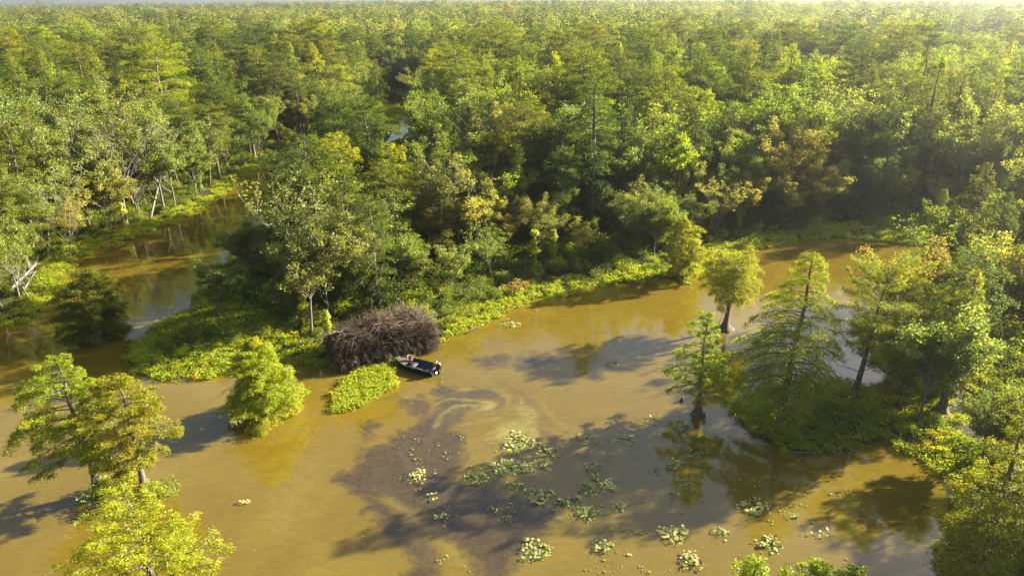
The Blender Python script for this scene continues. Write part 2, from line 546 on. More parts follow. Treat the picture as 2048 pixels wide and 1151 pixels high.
DARK_SW = [(.45, .9, [(872, 790), (900, 786), (940, 792), (985, 784), (1010, 800), (1000, 818), (965, 826)]),
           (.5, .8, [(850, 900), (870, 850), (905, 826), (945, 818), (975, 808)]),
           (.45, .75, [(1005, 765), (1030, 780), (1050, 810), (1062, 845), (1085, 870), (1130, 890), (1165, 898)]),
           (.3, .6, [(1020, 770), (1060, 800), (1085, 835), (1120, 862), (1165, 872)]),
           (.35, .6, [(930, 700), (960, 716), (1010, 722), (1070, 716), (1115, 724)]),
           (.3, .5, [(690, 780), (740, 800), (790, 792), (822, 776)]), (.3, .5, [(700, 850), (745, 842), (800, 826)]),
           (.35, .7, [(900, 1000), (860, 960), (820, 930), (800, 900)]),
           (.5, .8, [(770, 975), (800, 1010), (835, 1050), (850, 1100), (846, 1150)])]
PALE_SW = [(.4, .85, [(868, 806), (900, 796), (950, 800), (990, 806), (992, 816), (950, 812), (905, 812), (880, 830), (872, 852)]),
           (.35, .8, [(1036, 790), (1050, 815), (1064, 850), (1068, 872)]), (.5, .7, [(980, 866), (1015, 850), (1045, 838), (1040, 858), (1010, 872)]),
           (.3, .6, [(890, 778), (930, 776), (985, 776), (1015, 790), (1020, 815)]),
           (.35, .3, [(745, 975), (790, 1008), (835, 1040), (880, 1085), (930, 1130), (960, 1165)]),
           (.3, .5, [(912, 850), (950, 842), (1000, 836)]), (.25, .5, [(1080, 800), (1110, 840), (1160, 860), (1230, 866)])]


def mask_of(polys, soft):
    def f(X, Y):
        wx = X + 1.1 * vnoise(X, Y, 3.5) + 0.5 * vnoise(X + 31, Y, 1.3)
        wy = Y + 1.1 * vnoise(X + 77, Y, 3.5) + 0.5 * vnoise(X + 11, Y + 5, 1.3)
        s = np.maximum.reduce([sdist(p_, wx, wy) for p_ in polys])
        return np.clip(0.5 + s / soft, 0, 1)
    return f


m, N, Lk = new_mat('muddy_water')
geo = N.new('ShaderNodeNewGeometry')


def swirl_noise(scale, detail=4, dist=1.2, stretch=None):
    n_ = N.new('ShaderNodeTexNoise'); n_.inputs['Scale'].default_value = scale; n_.inputs['Detail'].default_value = detail
    n_.inputs['Distortion'].default_value = dist
    if stretch:
        mp_ = N.new('ShaderNodeMapping'); mp_.inputs['Scale'].default_value = stretch
        mp_.inputs['Rotation'].default_value = (0, 0, 0.5)
        Lk.new(geo.outputs['Position'], mp_.inputs['Vector']); Lk.new(mp_.outputs[0], n_.inputs['Vector'])
    else:
        Lk.new(geo.outputs['Position'], n_.inputs['Vector'])
    return n_.outputs['Fac']


def ramp(fac, stops):
    c_ = N.new('ShaderNodeValToRGB')
    e = c_.color_ramp.elements
    while len(e) < len(stops):
        e.new(0.5)
    for k, (p_, col_) in enumerate(stops):
        e[k].position = p_
        e[k].color = (*col_, 1) if hasattr(col_, '__len__') else (col_, col_, col_, 1)
    Lk.new(fac, c_.inputs[0])
    return c_.outputs[0]


def mixc(fac, a_, b_, mode='MIX'):
    x_ = N.new('ShaderNodeMix'); x_.data_type = 'RGBA'; x_.blend_type = mode
    for s_, v_ in (('Factor', fac), ('A', a_), ('B', b_)):
        if hasattr(v_, 'is_linked') or isinstance(v_, bpy.types.NodeSocket):
            Lk.new(v_, x_.inputs[s_])
        elif s_ == 'Factor':
            x_.inputs[s_].default_value = v_
        else:
            x_.inputs[s_].default_value = (*v_, 1)
    return x_.outputs['Result']


def math_(op, a_, b_):
    x_ = N.new('ShaderNodeMath'); x_.operation = op
    for k, v_ in enumerate((a_, b_)):
        if isinstance(v_, bpy.types.NodeSocket):
            Lk.new(v_, x_.inputs[k])
        else:
            x_.inputs[k].default_value = v_
    return x_.outputs[0]


def attr(nm):
    a_ = N.new('ShaderNodeAttribute'); a_.attribute_name = nm
    return a_.outputs['Fac']


basec = ramp(swirl_noise(0.05, 5, 2.0), [(0.3, (0.122, 0.083, 0.007)), (0.55, (0.146, 0.103, 0.013)), (0.75, (0.165, 0.124, 0.024))])
basec = mixc(0.7, basec, ramp(swirl_noise(0.55, 6, 2.5, (1, 2.2, 1)), [(0.35, (0.86, 0.86, 0.86)), (0.65, (1.08, 1.08, 1.08))]), 'MULTIPLY')
# reflection of trees and plant mats, painted into the water colour
basec = mixc(math_('MULTIPLY', attr('ochre'), 0.75), basec, (0.155, 0.100, 0.004))
# pale pollen swirls, thin filaments
fil = ramp(swirl_noise(0.42, 3, 3.5, (1, 1.8, 1)), [(0.44, 0.0), (0.49, 1.0), (0.52, 1.0), (0.57, 0.0)])
basec = mixc(math_('MULTIPLY', attr('pale'), math_('ADD', math_('MULTIPLY', fil, 0.4), 0.6)), basec, (0.25, 0.215, 0.050))
# dark silt film: attribute edge broken up by noise
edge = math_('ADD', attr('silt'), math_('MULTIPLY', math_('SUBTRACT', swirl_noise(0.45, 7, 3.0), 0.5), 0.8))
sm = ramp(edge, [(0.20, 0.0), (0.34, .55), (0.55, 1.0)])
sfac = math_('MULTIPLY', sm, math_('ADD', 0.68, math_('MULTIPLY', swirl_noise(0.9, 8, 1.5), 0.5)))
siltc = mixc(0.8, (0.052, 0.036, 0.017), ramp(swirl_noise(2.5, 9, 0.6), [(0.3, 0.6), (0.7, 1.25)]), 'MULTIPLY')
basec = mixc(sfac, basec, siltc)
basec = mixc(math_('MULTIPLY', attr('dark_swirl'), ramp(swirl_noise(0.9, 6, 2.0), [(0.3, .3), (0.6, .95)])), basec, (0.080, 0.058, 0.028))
basec = mixc(math_('MULTIPLY', attr('pale_swirl'), ramp(swirl_noise(1.1, 5, 2.0), [(0.3, .25), (0.6, .95)])), basec, (0.19, 0.165, 0.038))
# faint dark wisps elsewhere near the silt
wis = ramp(swirl_noise(0.22, 5, 4.0, (1, 2.0, 1)), [(0.475, 0.0), (0.50, 0.8), (0.53, 0.0)])
basec = mixc(math_('MULTIPLY', wis, attr('near')), basec, (0.075, 0.055, 0.024))
# fine specks (pollen, seeds)
vor = N.new('ShaderNodeTexVoronoi'); vor.inputs['Scale'].default_value = 1.6
Lk.new(geo.outputs['Position'], vor.inputs['Vector'])
sp = math_('MULTIPLY', math_('LESS_THAN', vor.outputs['Distance'], 0.055), math_('GREATER_THAN', swirl_noise(0.35, 3, 0.5), 0.53))
basec = mixc(math_('MULTIPLY', sp, 0.7), basec, (0.55, 0.52, 0.30))
b = N.new('ShaderNodeBsdfPrincipled')
b.inputs['IOR'].default_value = 1.62
b.inputs['Roughness'].default_value = 0.07
Lk.new(basec, b.inputs['Base Color'])
rr = math_('ADD', 0.035, math_('MULTIPLY', sm, 0.08))
Lk.new(rr, b.inputs['Roughness'])
bp = N.new('ShaderNodeBump'); bp.inputs['Strength'].default_value = 0.16; bp.inputs['Distance'].default_value = 0.02
rip = math_('ADD', swirl_noise(1.6, 3, 0.4, (1, 2.4, 1)), math_('MULTIPLY', swirl_noise(7.0, 2, 0.2, (1, 2.0, 1)), 0.25))
Lk.new(rip, bp.inputs['Height']); Lk.new(bp.outputs[0], b.inputs['Normal'])
o_ = N.new('ShaderNodeOutputMaterial'); Lk.new(b.outputs[0], o_.inputs['Surface'])
M_WATER = m

wxs = np.concatenate([np.arange(-420, -48, 12.0), np.arange(-46, 46, 0.25), np.arange(48, 900, 12.0)])
wys = np.concatenate([[-60, -20, 0, 8], np.arange(14, 68, 0.25), np.arange(70, 460, 8.0)])
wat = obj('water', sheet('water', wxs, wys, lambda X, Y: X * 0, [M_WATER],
                         {'silt': mask_of(SILT, 3.4), 'pale': mask_of(PALE, 1.0), 'ochre': mask_of(OCHRE_REFLECTION, 8.0),
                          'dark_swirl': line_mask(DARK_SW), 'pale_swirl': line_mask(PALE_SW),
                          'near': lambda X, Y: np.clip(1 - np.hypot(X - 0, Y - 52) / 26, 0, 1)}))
wat['kind'] = 'structure'


# ------------------------------------------------------------------ tree builders
def cypress(name, H, R, h0=0.15, prof=((0, .75), (.35, 1), (.7, .7), (1, .12)), nb=54, leaf=0.34, dens=1.0, seed=1, droop=0.25, rise=0.5,
            lean=(0, 0), rb=None, flare=2.4, gap=0.15, lowdead=4, barkmat=None, lat=1.0, fluff=.10):
    """Bald cypress: flared trunk, tiers of spreading branches that carry feathery flat sprays. Returns (trunk mesh, crown mesh)."""
    r = np.random.default_rng(seed)
    T = Tubes(); Lv = Leaves()
    rb = rb or H * 0.018 + 0.05
    # trunk
    zs = np.array([-0.4, 0.0, 0.03, 0.08, 0.16, 0.3, 0.5, 0.7, 0.85, 1.0]) * H
    zs[0] = -0.5
    f = np.clip(zs / H, 0, 1)
    wob = np.stack([r.normal(0, .012 * H, len(zs)) * f, r.normal(0, .012 * H, len(zs)) * f], 1)
    cx = np.stack([lean[0] * f ** 1.3, lean[1] * f ** 1.3], 1) + wob
    tp = np.column_stack([cx, zs])
    rad = rb * ((1 - f) ** 0.8 + 0.04) * (1 + (flare - 1) * np.exp(-zs.clip(0) / (0.045 * H)))
    T.flared(tp, rad, r.integers(4, 7), 0.22, 12)
    az0 = r.random() * 6.28
    fs = np.linspace(0, 1, nb) ** 0.9
    profx = [p_[0] for p_ in prof]; profy = [p_[1] for p_ in prof]
    sect = 1 + 0.22 * np.sin(np.arange(8) + r.random() * 6)       # uneven outline by side
    for i, fz in enumerate(fs):
        if r.random() < gap:
            continue
        a = az0 + i * 2.399 + r.normal(0, .25)
        z = (h0 + (0.97 - h0) * fz) * H
        side = np.interp((a % 6.283) / 6.283 * 8, np.arange(9), np.append(sect, sect[0]))
        Lb = R * np.interp(fz, profx, profy) * r.uniform(.62, 1.18) * side
        Lb = max(Lb, 0.25)
        upa = rise * (0.15 + 0.95 * fz ** 1.6) + r.normal(0, .08)
        k = 6
        t = np.linspace(0, 1, k)
        dirh = np.array([math.cos(a), math.sin(a)])
        bend = r.normal(0, .12)
        hd = Lb * t
        side_v = np.array([-dirh[1], dirh[0]])
        px = np.outer(hd, dirh) + np.outer(bend * Lb * t ** 2, side_v)
        pz = Lb * (math.tan(upa) * t - droop * t ** 2.2)
        base = np.array([np.interp(z, zs, tp[:, 0]), np.interp(z, zs, tp[:, 1]), z])
        pts = np.column_stack([px, pz]) + base
        br = max(0.018, rb * 0.33 * (1 - fz * .75) * min(1, Lb / R + .3))
        T.tube(pts, np.linspace(br, br * .25, k), 4)
        # laterals and sprays
        nl = max(2, int(Lb * 2.1 * lat))
        for j in range(nl + 1):
            tt = 1.0 if j == nl else 0.22 + 0.74 * (j + r.random() * .6) / nl
            ip = np.array([np.interp(tt, t, pts[:, q]) for q in range(3)])
            bd = pts[-1] - pts[-2] if tt > .85 else pts[min(k - 1, int(tt * (k - 1)) + 1)] - pts[int(tt * (k - 1))]
            bd = bd / (np.linalg.norm(bd) + 1e-9)
            if j < nl:
                sgn = 1 if j % 2 else -1
                sv = np.array([-bd[1], bd[0], 0]) * sgn
                ld = bd * r.uniform(.35, .8) + sv * r.uniform(.5, 1.0) + np.array([0, 0, r.uniform(-.12, .22)])
                ld /= np.linalg.norm(ld)
                ll = Lb * r.uniform(.20, .42) * (1.15 - tt * .55) + 0.25
                tipp = ip + ld * ll + np.array([0, 0, -droop * ll * .35])
                if ll > .5:
                    T.tube([ip, (ip + tipp) / 2 + np.array([0, 0, .04 * ll]), tipp], [br * .3 + .006, br * .2 + .005, .005], 3)
            else:
                ld, ll, tipp = bd, min(1.2, 0.3 * Lb + .25), ip
                ip = ip - bd * ll * .6
            # one spray: leaves either side of this twig, nearly level, hanging a bit
            n = max(6, int(dens * 30 * (ll + .25) * (0.34 / leaf) ** 1.3))
            u = r.random(n) ** .8
            ww = r.normal(0, .30, n) * (1.1 - .6 * u) * (ll * .6 + .35)
            sv = np.cross(ld, [0, 0, 1.0]); sv /= np.linalg.norm(sv) + 1e-9
            c = ip + np.outer(u, tipp - ip) + np.outer(ww, sv) + np.outer(-np.abs(ww) * .28 + r.normal(0, fluff, n), [0, 0, 1.0])
            dd = ld + np.outer(np.sign(ww) * r.uniform(.3, 1.1, n), sv) + np.outer(r.uniform(-.75, .15, n), [0, 0, 1.0])
            nn = np.column_stack([r.normal(0, .55, n), r.normal(0, .55, n), np.full(n, .8)])
            tint = np.clip(r.random(n) * .6 + .4 * r.random(), 0, 1)
            Lv.add(c, dd, nn, leaf * r.uniform(.6, 1.3, n), leaf * r.uniform(.30, .55, n), tint)
    for i in range(lowdead):
        a = r.random() * 6.28
        z = h0 * H * r.uniform(.55, 1.0)
        L_ = R * r.uniform(.25, .6)
        b0 = np.array([np.interp(z, zs, tp[:, 0]), np.interp(z, zs, tp[:, 1]), z])
        d_ = np.array([math.cos(a), math.sin(a), r.uniform(-.1, .4)])
        T.tube([b0, b0 + d_ * L_ * .5, b0 + d_ * L_ + [0, 0, -.1]], [.05, .03, .01], 3)
    return T.mesh(name + '_trunk', [barkmat or M_BARK]), Lv.mesh(name + '_crown', [M_CYP['olive green']])


def hardwood(name, H, R, fork=0.35, leaf=0.26, dens=1.0, seed=1, spread=0.55, n1=5, n2=4, n3=4, clump=0.75, sparse=0.0, weep=0.0, barkmat=None, rb=None,
             twigs=True, stems=1, ell=1.0):
    """Broad-leaved tree: forking limbs whose twigs end in loose leaf clumps."""
    r = np.random.default_rng(seed)
    T = Tubes(); Lv = Leaves()
    rb = rb or H * 0.013 + 0.04
    ends = []

    def limb(p0, d, L, rad, n=4, up=0.25, wig=.12):
        pts = [p0]; dd = d / np.linalg.norm(d)
        for _ in range(n):
            dd = dd + np.array([r.normal(0, wig), r.normal(0, wig), up * .25])
            dd /= np.linalg.norm(dd)
            pts.append(pts[-1] + dd * L / n)
        T.tube(pts, np.linspace(rad, rad * .55, n + 1), 6 if rad > .12 else 4 if rad > .035 else 3)
        return np.array(pts), dd

    for s_ in range(stems):
        off = np.array([r.normal(0, .25), r.normal(0, .25), 0]) if stems > 1 else np.zeros(3)
        tl = np.array([r.normal(0, .10), r.normal(0, .10), 1.0]) + off * .5
        tpts, td = limb(off + np.array([0, 0, -.4]), tl, H * fork + .4, rb / math.sqrt(stems), 5, wig=.05)
        top = tpts[-1]
        # leader continues
        lead, _ = limb(top, td, H * (1 - fork) * .62, rb * .6, 5, up=.35, wig=.09)
        for i in range(n1):
            a = i * 2.399 + r.normal(0, .3) + s_
            t0 = r.random() ** 1.2
            st = lead[int(t0 * (len(lead) - 2))] if i else top
            frac = (st[2] / H)
            d = np.array([math.cos(a) * spread, math.sin(a) * spread, r.uniform(.45, .9)])
            L1 = (H * (1 - frac)) * r.uniform(.5, .72) + .2 * R
            p1, d1 = limb(st, d, L1, rb * .42 * (1.1 - t0 * .5), 4, wig=.14)
            for j in range(n2):
                q = p1[r.integers(1, len(p1))]
                d = d1 * .55 + np.array([r.normal(0, .55), r.normal(0, .55), r.uniform(0, .5)])
                p2, d2 = limb(q, d, L1 * r.uniform(.32, .6), rb * .17, 3, up=.2 - weep, wig=.18)
                for k in range(n3):
                    q2 = p2[r.integers(1, len(p2))]
                    d = d2 * .5 + np.array([r.normal(0, .6), r.normal(0, .6), r.uniform(-.15, .5) - weep])
                    if twigs:
                        p3, d3 = limb(q2, d, R * r.uniform(.12, .26), max(.012, rb * .07), 2, up=.1 - weep)
                        ends.append((p3[-1], d3)); ends.append((p3[1], d3))
                    else:
                        ends.append((q2 + d / np.linalg.norm(d) * R * r.uniform(.1, .25), d))
    E = np.array([e[0] for e in ends])
    # pull the crown to its intended radius
    ctr = E.mean(0)
    keep = r.random(len(E)) > sparse
    tn = r.random(len(E))
    for (e, d), kp, tb in zip(ends, keep, tn):
        if not kp:
            continue
        n = max(4, int(dens * 22))
        rr_ = clump * r.uniform(.6, 1.25)
        c = e + unit(r.normal(0, 1, (n, 3))) * (r.random((n, 1)) ** .45) * rr_ * np.array([1, 1, .62 * ell])
        c[:, 2] -= weep * r.random(n) * 1.2
        dd = r.normal(0, 1, (n, 3)) * [1, 1, .6] + [0, 0, -.35 - 2.5 * weep]
        nn = r.normal(0, .7, (n, 3)) + [0, 0, .75]
        Lv.add(c, dd, nn, leaf * r.uniform(.7, 1.3, n), leaf * r.uniform(.5, .8, n) * (1 - .5 * min(1, weep * 2)), np.clip(.55 * r.random(n) + .45 * tb, 0, 1))
    return T.mesh(name + '_trunk', [barkmat or M_BARK]), (Lv.mesh(name + '_crown', [M_HARD['fresh green']]) if Lv.c else None)


def bush_mesh(name, r0, h, n, leaf, seed, mat, upright=0.0):
    r = np.random.default_rng(seed)
    Lv = Leaves()
    k = 9
    cc = np.column_stack([r.normal(0, r0 * .42, k), r.normal(0, r0 * .42, k), r.uniform(.15, .8, k) * h])
    w_ = r.integers(0, k, n)
    c = cc[w_] + unit(r.normal(0, 1, (n, 3))) * (r.random((n, 1)) ** .4) * np.array([r0 * .55, r0 * .55, h * .32])
    c[:, 2] = np.abs(c[:, 2])
    nn = r.normal(0, .7, (n, 3)) + [0, 0, .8]
    dd = r.normal(0, 1, (n, 3)) * [1, 1, .6] + [0, 0, upright]
    tt = np.clip(.5 * r.random(n) + .5 * r.random(k)[w_], 0, 1)
    Lv.add(c, dd, nn, leaf * r.uniform(.7, 1.3, n), leaf * r.uniform(.45, .75, n), tt)
    return Lv.mesh(name, [mat])


# ------------------------------------------------------------------ geometry-node scatter of unlinked prototypes
def scatter(name, pts, protos, idx, scl, rot, kind='stuff'):
    me = bpy.data.meshes.new(name)
    pts = np.asarray(pts, dtype=np.float32)
    me.vertices.add(len(pts)); me.vertices.foreach_set('co', pts.ravel())
    for nm, ty, arr in (('pidx', 'INT', np.asarray(idx, np.int32)), ('pscale', 'FLOAT', np.asarray(scl, np.float32)), ('prot', 'FLOAT', np.asarray(rot, np.float32))):
        a = me.attributes.new(nm, ty, 'POINT'); a.data.foreach_set('value', arr)
    o = obj(name, me)
    coll = bpy.data.collections.new(name + '_prototypes')
    for i, (pm, mats) in enumerate(protos):
        po = bpy.data.objects.new('%s_%03d' % (name, i), pm)
        for k, mt in enumerate(mats or []):
            po.material_slots[k].link = 'OBJECT'; po.material_slots[k].material = mt
        coll.objects.link(po)
    ng = bpy.data.node_groups.new(name + '_scatter', 'GeometryNodeTree')
    ng.interface.new_socket('Geometry', in_out='INPUT', socket_type='NodeSocketGeometry')
    ng.interface.new_socket('Geometry', in_out='OUTPUT', socket_type='NodeSocketGeometry')
    n = ng.nodes
    gi = n.new('NodeGroupInput'); go = n.new('NodeGroupOutput')
    ci = n.new('GeometryNodeCollectionInfo'); ci.inputs['Collection'].default_value = coll
    ci.inputs['Separate Children'].default_value = True; ci.inputs['Reset Children'].default_value = True
    ip = n.new('GeometryNodeInstanceOnPoints'); ip.inputs['Pick Instance'].default_value = True

    def na(nm, ty):
        a = n.new('GeometryNodeInputNamedAttribute'); a.data_type = ty; a.inputs['Name'].default_value = nm
        return a.outputs['Attribute']
    cx_ = n.new('ShaderNodeCombineXYZ')
    ng.links.new(na('prot', 'FLOAT'), cx_.inputs['Z'])
    e2r = n.new('FunctionNodeEulerToRotation')
    ng.links.new(cx_.outputs[0], e2r.inputs[0])
    ng.links.new(gi.outputs[0], ip.inputs['Points'])
    ng.links.new(ci.outputs[0], ip.inputs['Instance'])
    ng.links.new(na('pidx', 'INT'), ip.inputs['Instance Index'])
    ng.links.new(e2r.outputs[0], ip.inputs['Rotation'])
    ng.links.new(na('pscale', 'FLOAT'), ip.inputs['Scale'])
    ng.links.new(ip.outputs[0], go.inputs[0])
    md = o.modifiers.new('scatter', 'NODES'); md.node_group = ng
    o['kind'] = kind
    return o


def gz(x, y):
    return float(ground_z(np.array([[x]]), np.array([[y]]))[0, 0])


def crown_mat(o, mt):
    o.material_slots[0].link = 'OBJECT'; o.material_slots[0].material = mt


def plant_tree(name, label, cat, meshes, loc, rz=0.0, scale=1.0, group=None, mat=None):
    t = thing(name, label, cat, loc, rz, group, scale)
    obj('trunk', meshes[0], t)
    if meshes[1] is not None:
        c = obj('crown', meshes[1], t)
        if mat is not None:
            crown_mat(c, mat)
    return t


EXCL = []       # (x, y, r) kept free of filler trees


# ------------------------------------------------------------------ the cypresses that stand in the water and on the near right
def hero(bx, by, ty, R, label, mat, name='bald_cypress', rz=None, **kw):
    b_ = P(bx, by)
    H = kw.pop('H', None) or height_at(bx, by, ty)
    kw.setdefault('seed', int(bx * 7 + by))
    ms = cypress('cypress_%d' % int(bx), H, R, **kw)
    t = plant_tree(name, label, 'cypress tree', ms, (b_.x, b_.y, 0), rz or 0.0, mat=M_CYP[mat])
    EXCL.append((b_.x, b_.y, R * .8))
    return t, b_, H


CONE = ((0, .8), (.25, 1), (.6, .72), (.85, .4), (1, .12))
ROUND = ((0, .8), (.3, 1), (.65, .88), (.88, .55), (1, .2))
UMB = ((0, .45), (.3, .85), (.6, 1), (.85, .72), (1, .3))
COLU = ((0, .7), (.4, 1), (.75, .8), (1, .25))

hero(200, 985, 716, 3.1, 'sunlit yellow-green cypress at lower left whose pale trunk leans, left twin on the shrubby islet', 'yellow-green',
     h0=.25, prof=ROUND, nb=66, leaf=.14, lean=(-.6, 0.3), gap=.18, dens=1.9, lat=.75, fluff=.08)
hero(290, 975, 752, 3.1, 'sunlit yellow-green cypress with dark trunk base, right twin on the shrubby islet', 'yellow-green',
     h0=.30, prof=ROUND, nb=64, leaf=.14, gap=.18, dens=1.9, lat=.75, fluff=.08)
bt = P(262, 1000, 12.0)
ms = cypress('cypress_yellow', 12.2, 3.8, h0=.3, prof=((0, .95), (.4, 1), (.75, .75), (1, .3)), nb=80, leaf=.13, seed=31, gap=.2, dens=1.1, lat=.85, fluff=.07, rise=.6, droop=.15)
plant_tree('bald_cypress', 'bright yellow cypress at the bottom left edge seen steeply from above, nearest the camera', 'cypress tree', ms, (bt.x, bt.y, 0), 0.4, mat=M_CYP['golden green'])
hero(208, 672, 541, 3.4, 'round bushy green cypress standing alone in the left channel', 'olive green', h0=.03, prof=ROUND, nb=110, leaf=.17, gap=.02, dens=1.4, rise=.5)
hero(527, 826, 676, 2.9, 'dense conical yellowish cypress in the water in front of the peninsula tip', 'yellow-green', h0=.04, prof=CONE, nb=120, leaf=.15, gap=.0, dens=1.5)
hero(1450, 658, 507, 3.7, 'umbrella-topped cypress with swollen dark base alone in the open pond', 'yellow-green', h0=.42, prof=UMB, nb=60, leaf=.16, flare=3.4, rb=.27,
     barkmat=M_BARKF, gap=.05, rise=.45, droop=.35, lean=(.5, 0), dens=1.2, fluff=.16)
hero(1395, 828, 620, 2.75, 'slender bright green cypress with leafy stump base in front of the umbrella-topped one', 'yellow-green', h0=.24, prof=CONE, nb=58, leaf=.14, lat=.8, fluff=.07,
     flare=2.6, rb=.22, barkmat=M_BARKF, gap=.08, dens=1.2, seed=12)
hero(1562, 832, 500, 4.7, 'large open cypress with drooping branches at the left end of the grassy right islet', 'yellow-green', h0=.16, prof=((0, .9), (.35, 1), (.7, .55), (1, .15)),
     nb=90, leaf=.14, droop=.5, rise=.5, gap=.1, dens=.95, lean=(.6, 0))
hero(1704, 806, 458, 3.9, 'tall thin-crowned cypress with long bare trunk right of the drooping one', 'yellow-green', h0=.42, prof=((0, .6), (.4, 1), (.8, .8), (1, .4)),
     nb=60, leaf=.15, rise=.8, droop=.1, gap=.1, dens=.95, H=12.6, lean=(1.3, .4), barkmat=M_BARK, rb=.26)
hero(1357, 556, 436, 2.5, 'narrow columnar yellow-green cypress at the tip of the far shore', 'yellow-green', h0=.05, prof=COLU, nb=80, leaf=.24, gap=.03, dens=1.3)
bt = P(2050, 838, 13.5)
ms = cypress('cypress_corner', 13.8, 3.1, h0=.12, prof=CONE, nb=84, leaf=.14, seed=77, gap=.1, dens=1.1, rise=.35, droop=.3)
plant_tree('bald_cypress', 'olive cypress with gold branch tips filling the lower right corner', 'cypress tree', ms, (bt.x, bt.y, 0), 1.0, mat=M_CYP['yellow-green'])
for k, (px_, py_, H_, R_c, lb) in enumerate([
        (1512, 1106, 9.0, 1.9, 'yellow-green cypress top poking in at the bottom edge, first left of the lower right corner'),
        (1645, 1120, 9.0, 2.2, 'yellow-green cypress top poking in at the bottom edge, second from its left neighbour'),
        (1718, 1128, 8.6, 1.6, 'smallest yellow-green cypress tip poking in at the bottom edge, nearest the right corner')]):
    bt = P(px_, py_, H_)
    ms = cypress('cypress_tip_%d' % k, H_, R_c, h0=.3, prof=CONE, nb=44, leaf=.17, seed=90 + k, gap=.05)
    plant_tree('bald_cypress', lb, 'cypress tree', ms, (bt.x, bt.y, 0), 0, mat=M_CYP['yellow-green'])

# middle-distance prototypes ---------------------------------------------------
CY = [cypress('cypress_mid_%d' % i, H_, R_t, h0=h0_ - .04, prof=pf, nb=nb_, leaf=.30, dens=dn, fluff=.20, seed=200 + i, droop=dp, rise=ri, gap=gp, lat=.85)
      for i, (H_, R_t, h0_, pf, nb_, dn, dp, ri, gp) in enumerate([
          (20, 5.2, .30, ROUND, 70, .95, .25, .5, .10), (22, 4.6, .28, CONE, 74, .9, .3, .45, .12), (18, 5.6, .35, UMB, 64, 1.0, .3, .5, .08),
          (21, 4.2, .22, CONE, 74, .95, .25, .4, .1), (19, 4.9, .3, ROUND, 66, .8, .3, .6, .2), (23, 6.2, .42, UMB, 66, .9, .22, .55, .14)])]
HW = [hardwood('hardwood_mid_%d' % i, H_, R_t, fork=fk, leaf=.32, dens=dn, seed=300 + i, spread=spd, n1=n1_, n2=n2_, n3=n3_, clump=cl, sparse=spz, barkmat=bk)
      for i, (H_, R_t, fk, dn, spd, n1_, n2_, n3_, cl, spz, bk) in enumerate([
          (15, 4.6, .3, 1.2, .6, 7, 5, 4, .95, .0, M_BARK), (17, 5.2, .35, 1.1, .65, 8, 5, 4, 1.0, .05, M_BARK), (14, 4.2, .25, 1.3, .5, 7, 5, 4, .9, .0, M_BARKD),
          (16, 5.0, .24, 1.15, .6, 10, 5, 5, 1.0, .08, M_BARKW), (13, 4.6, .18, 1.2, .65, 11, 5, 5, .9, .06, M_BARKW), (17, 5.0, .22, .42, .55, 10, 6, 5, .85, .12, M_BARKW)])]
WI = [hardwood('willow_mid_%d' % i, H_, R_t, fork=.25, leaf=.38, dens=1.8, seed=340 + i, spread=.6, n1=7, n2=5, n3=4, clump=1.05, weep=.22, barkmat=M_BARKD)
      for i, (H_, R_t) in enumerate([(14, 4.8), (12, 4.0)])]
BARE = [hardwood('bare_mid_%d' % i, H_, 4.5, fork=.3, leaf=.22, dens=.5, seed=360 + i, spread=.5, n1=7, n2=6, n3=6, clump=.6, sparse=sz, barkmat=M_BARKW)
        for i, (H_, sz) in enumerate([(14, .86), (12, .8), (15, 1.0)])]
VINE = []
for i in range(2):
    r = np.random.default_rng(400 + i)
    T = Tubes(); Hh = 6.5 + i
    T.tube([(0, 0, -.3), (.1, .1, Hh * .4), (.3 * (i - .5), .1, Hh * .75), (.5 * (i - .5), .2, Hh)], [.22, .17, .12, .05], 6)
    T.tube([(.1, .1, Hh * .6), (1.2, .3, Hh * .85), (1.7, .4, Hh * .95)], [.08, .05, .02], 4)
    Lv = Leaves(); n = 2600
    hz = r.random(n) ** .8 * Hh
    rr_ = (0.45 + .55 * vnoise(hz * 3, np.full(n, i * 9.), 2.0) + .9 * np.exp(-hz)) * r.random(n) ** .4 + .15
    th = r.random(n) * 6.28
    c = np.column_stack([rr_ * np.cos(th) + .3 * (i - .5) * hz / Hh, rr_ * np.sin(th), hz])
    Lv.add(c, np.column_stack([np.cos(th), np.sin(th), -1.2 * np.ones(n)]) + r.normal(0, .4, (n, 3)), np.column_stack([np.cos(th), np.sin(th), np.full(n, .6)]) + r.normal(0, .35, (n, 3)),
           .24, .17, np.clip(r.random(n), 0, 1))
    VINE.append((T.mesh('vine_snag_%d_trunk' % i, [M_BARKW]), Lv.mesh('vine_snag_%d_crown' % i, [M_VINE])))
FARC = [cypress('cypress_far_%d' % i, 19, 5.0, h0=.35, prof=pf, nb=34, leaf=.75, dens=.75, seed=500 + i, lat=.5, lowdead=0) for i, pf in enumerate([ROUND, UMB, CONE])]
FARH = [hardwood('hardwood_far_%d' % i, 16, 5.2, fork=.35, leaf=.70, dens=.8, seed=520 + i, n1=6, n2=4, n3=3, clump=1.2, twigs=False, spread=.65) for i in range(3)]


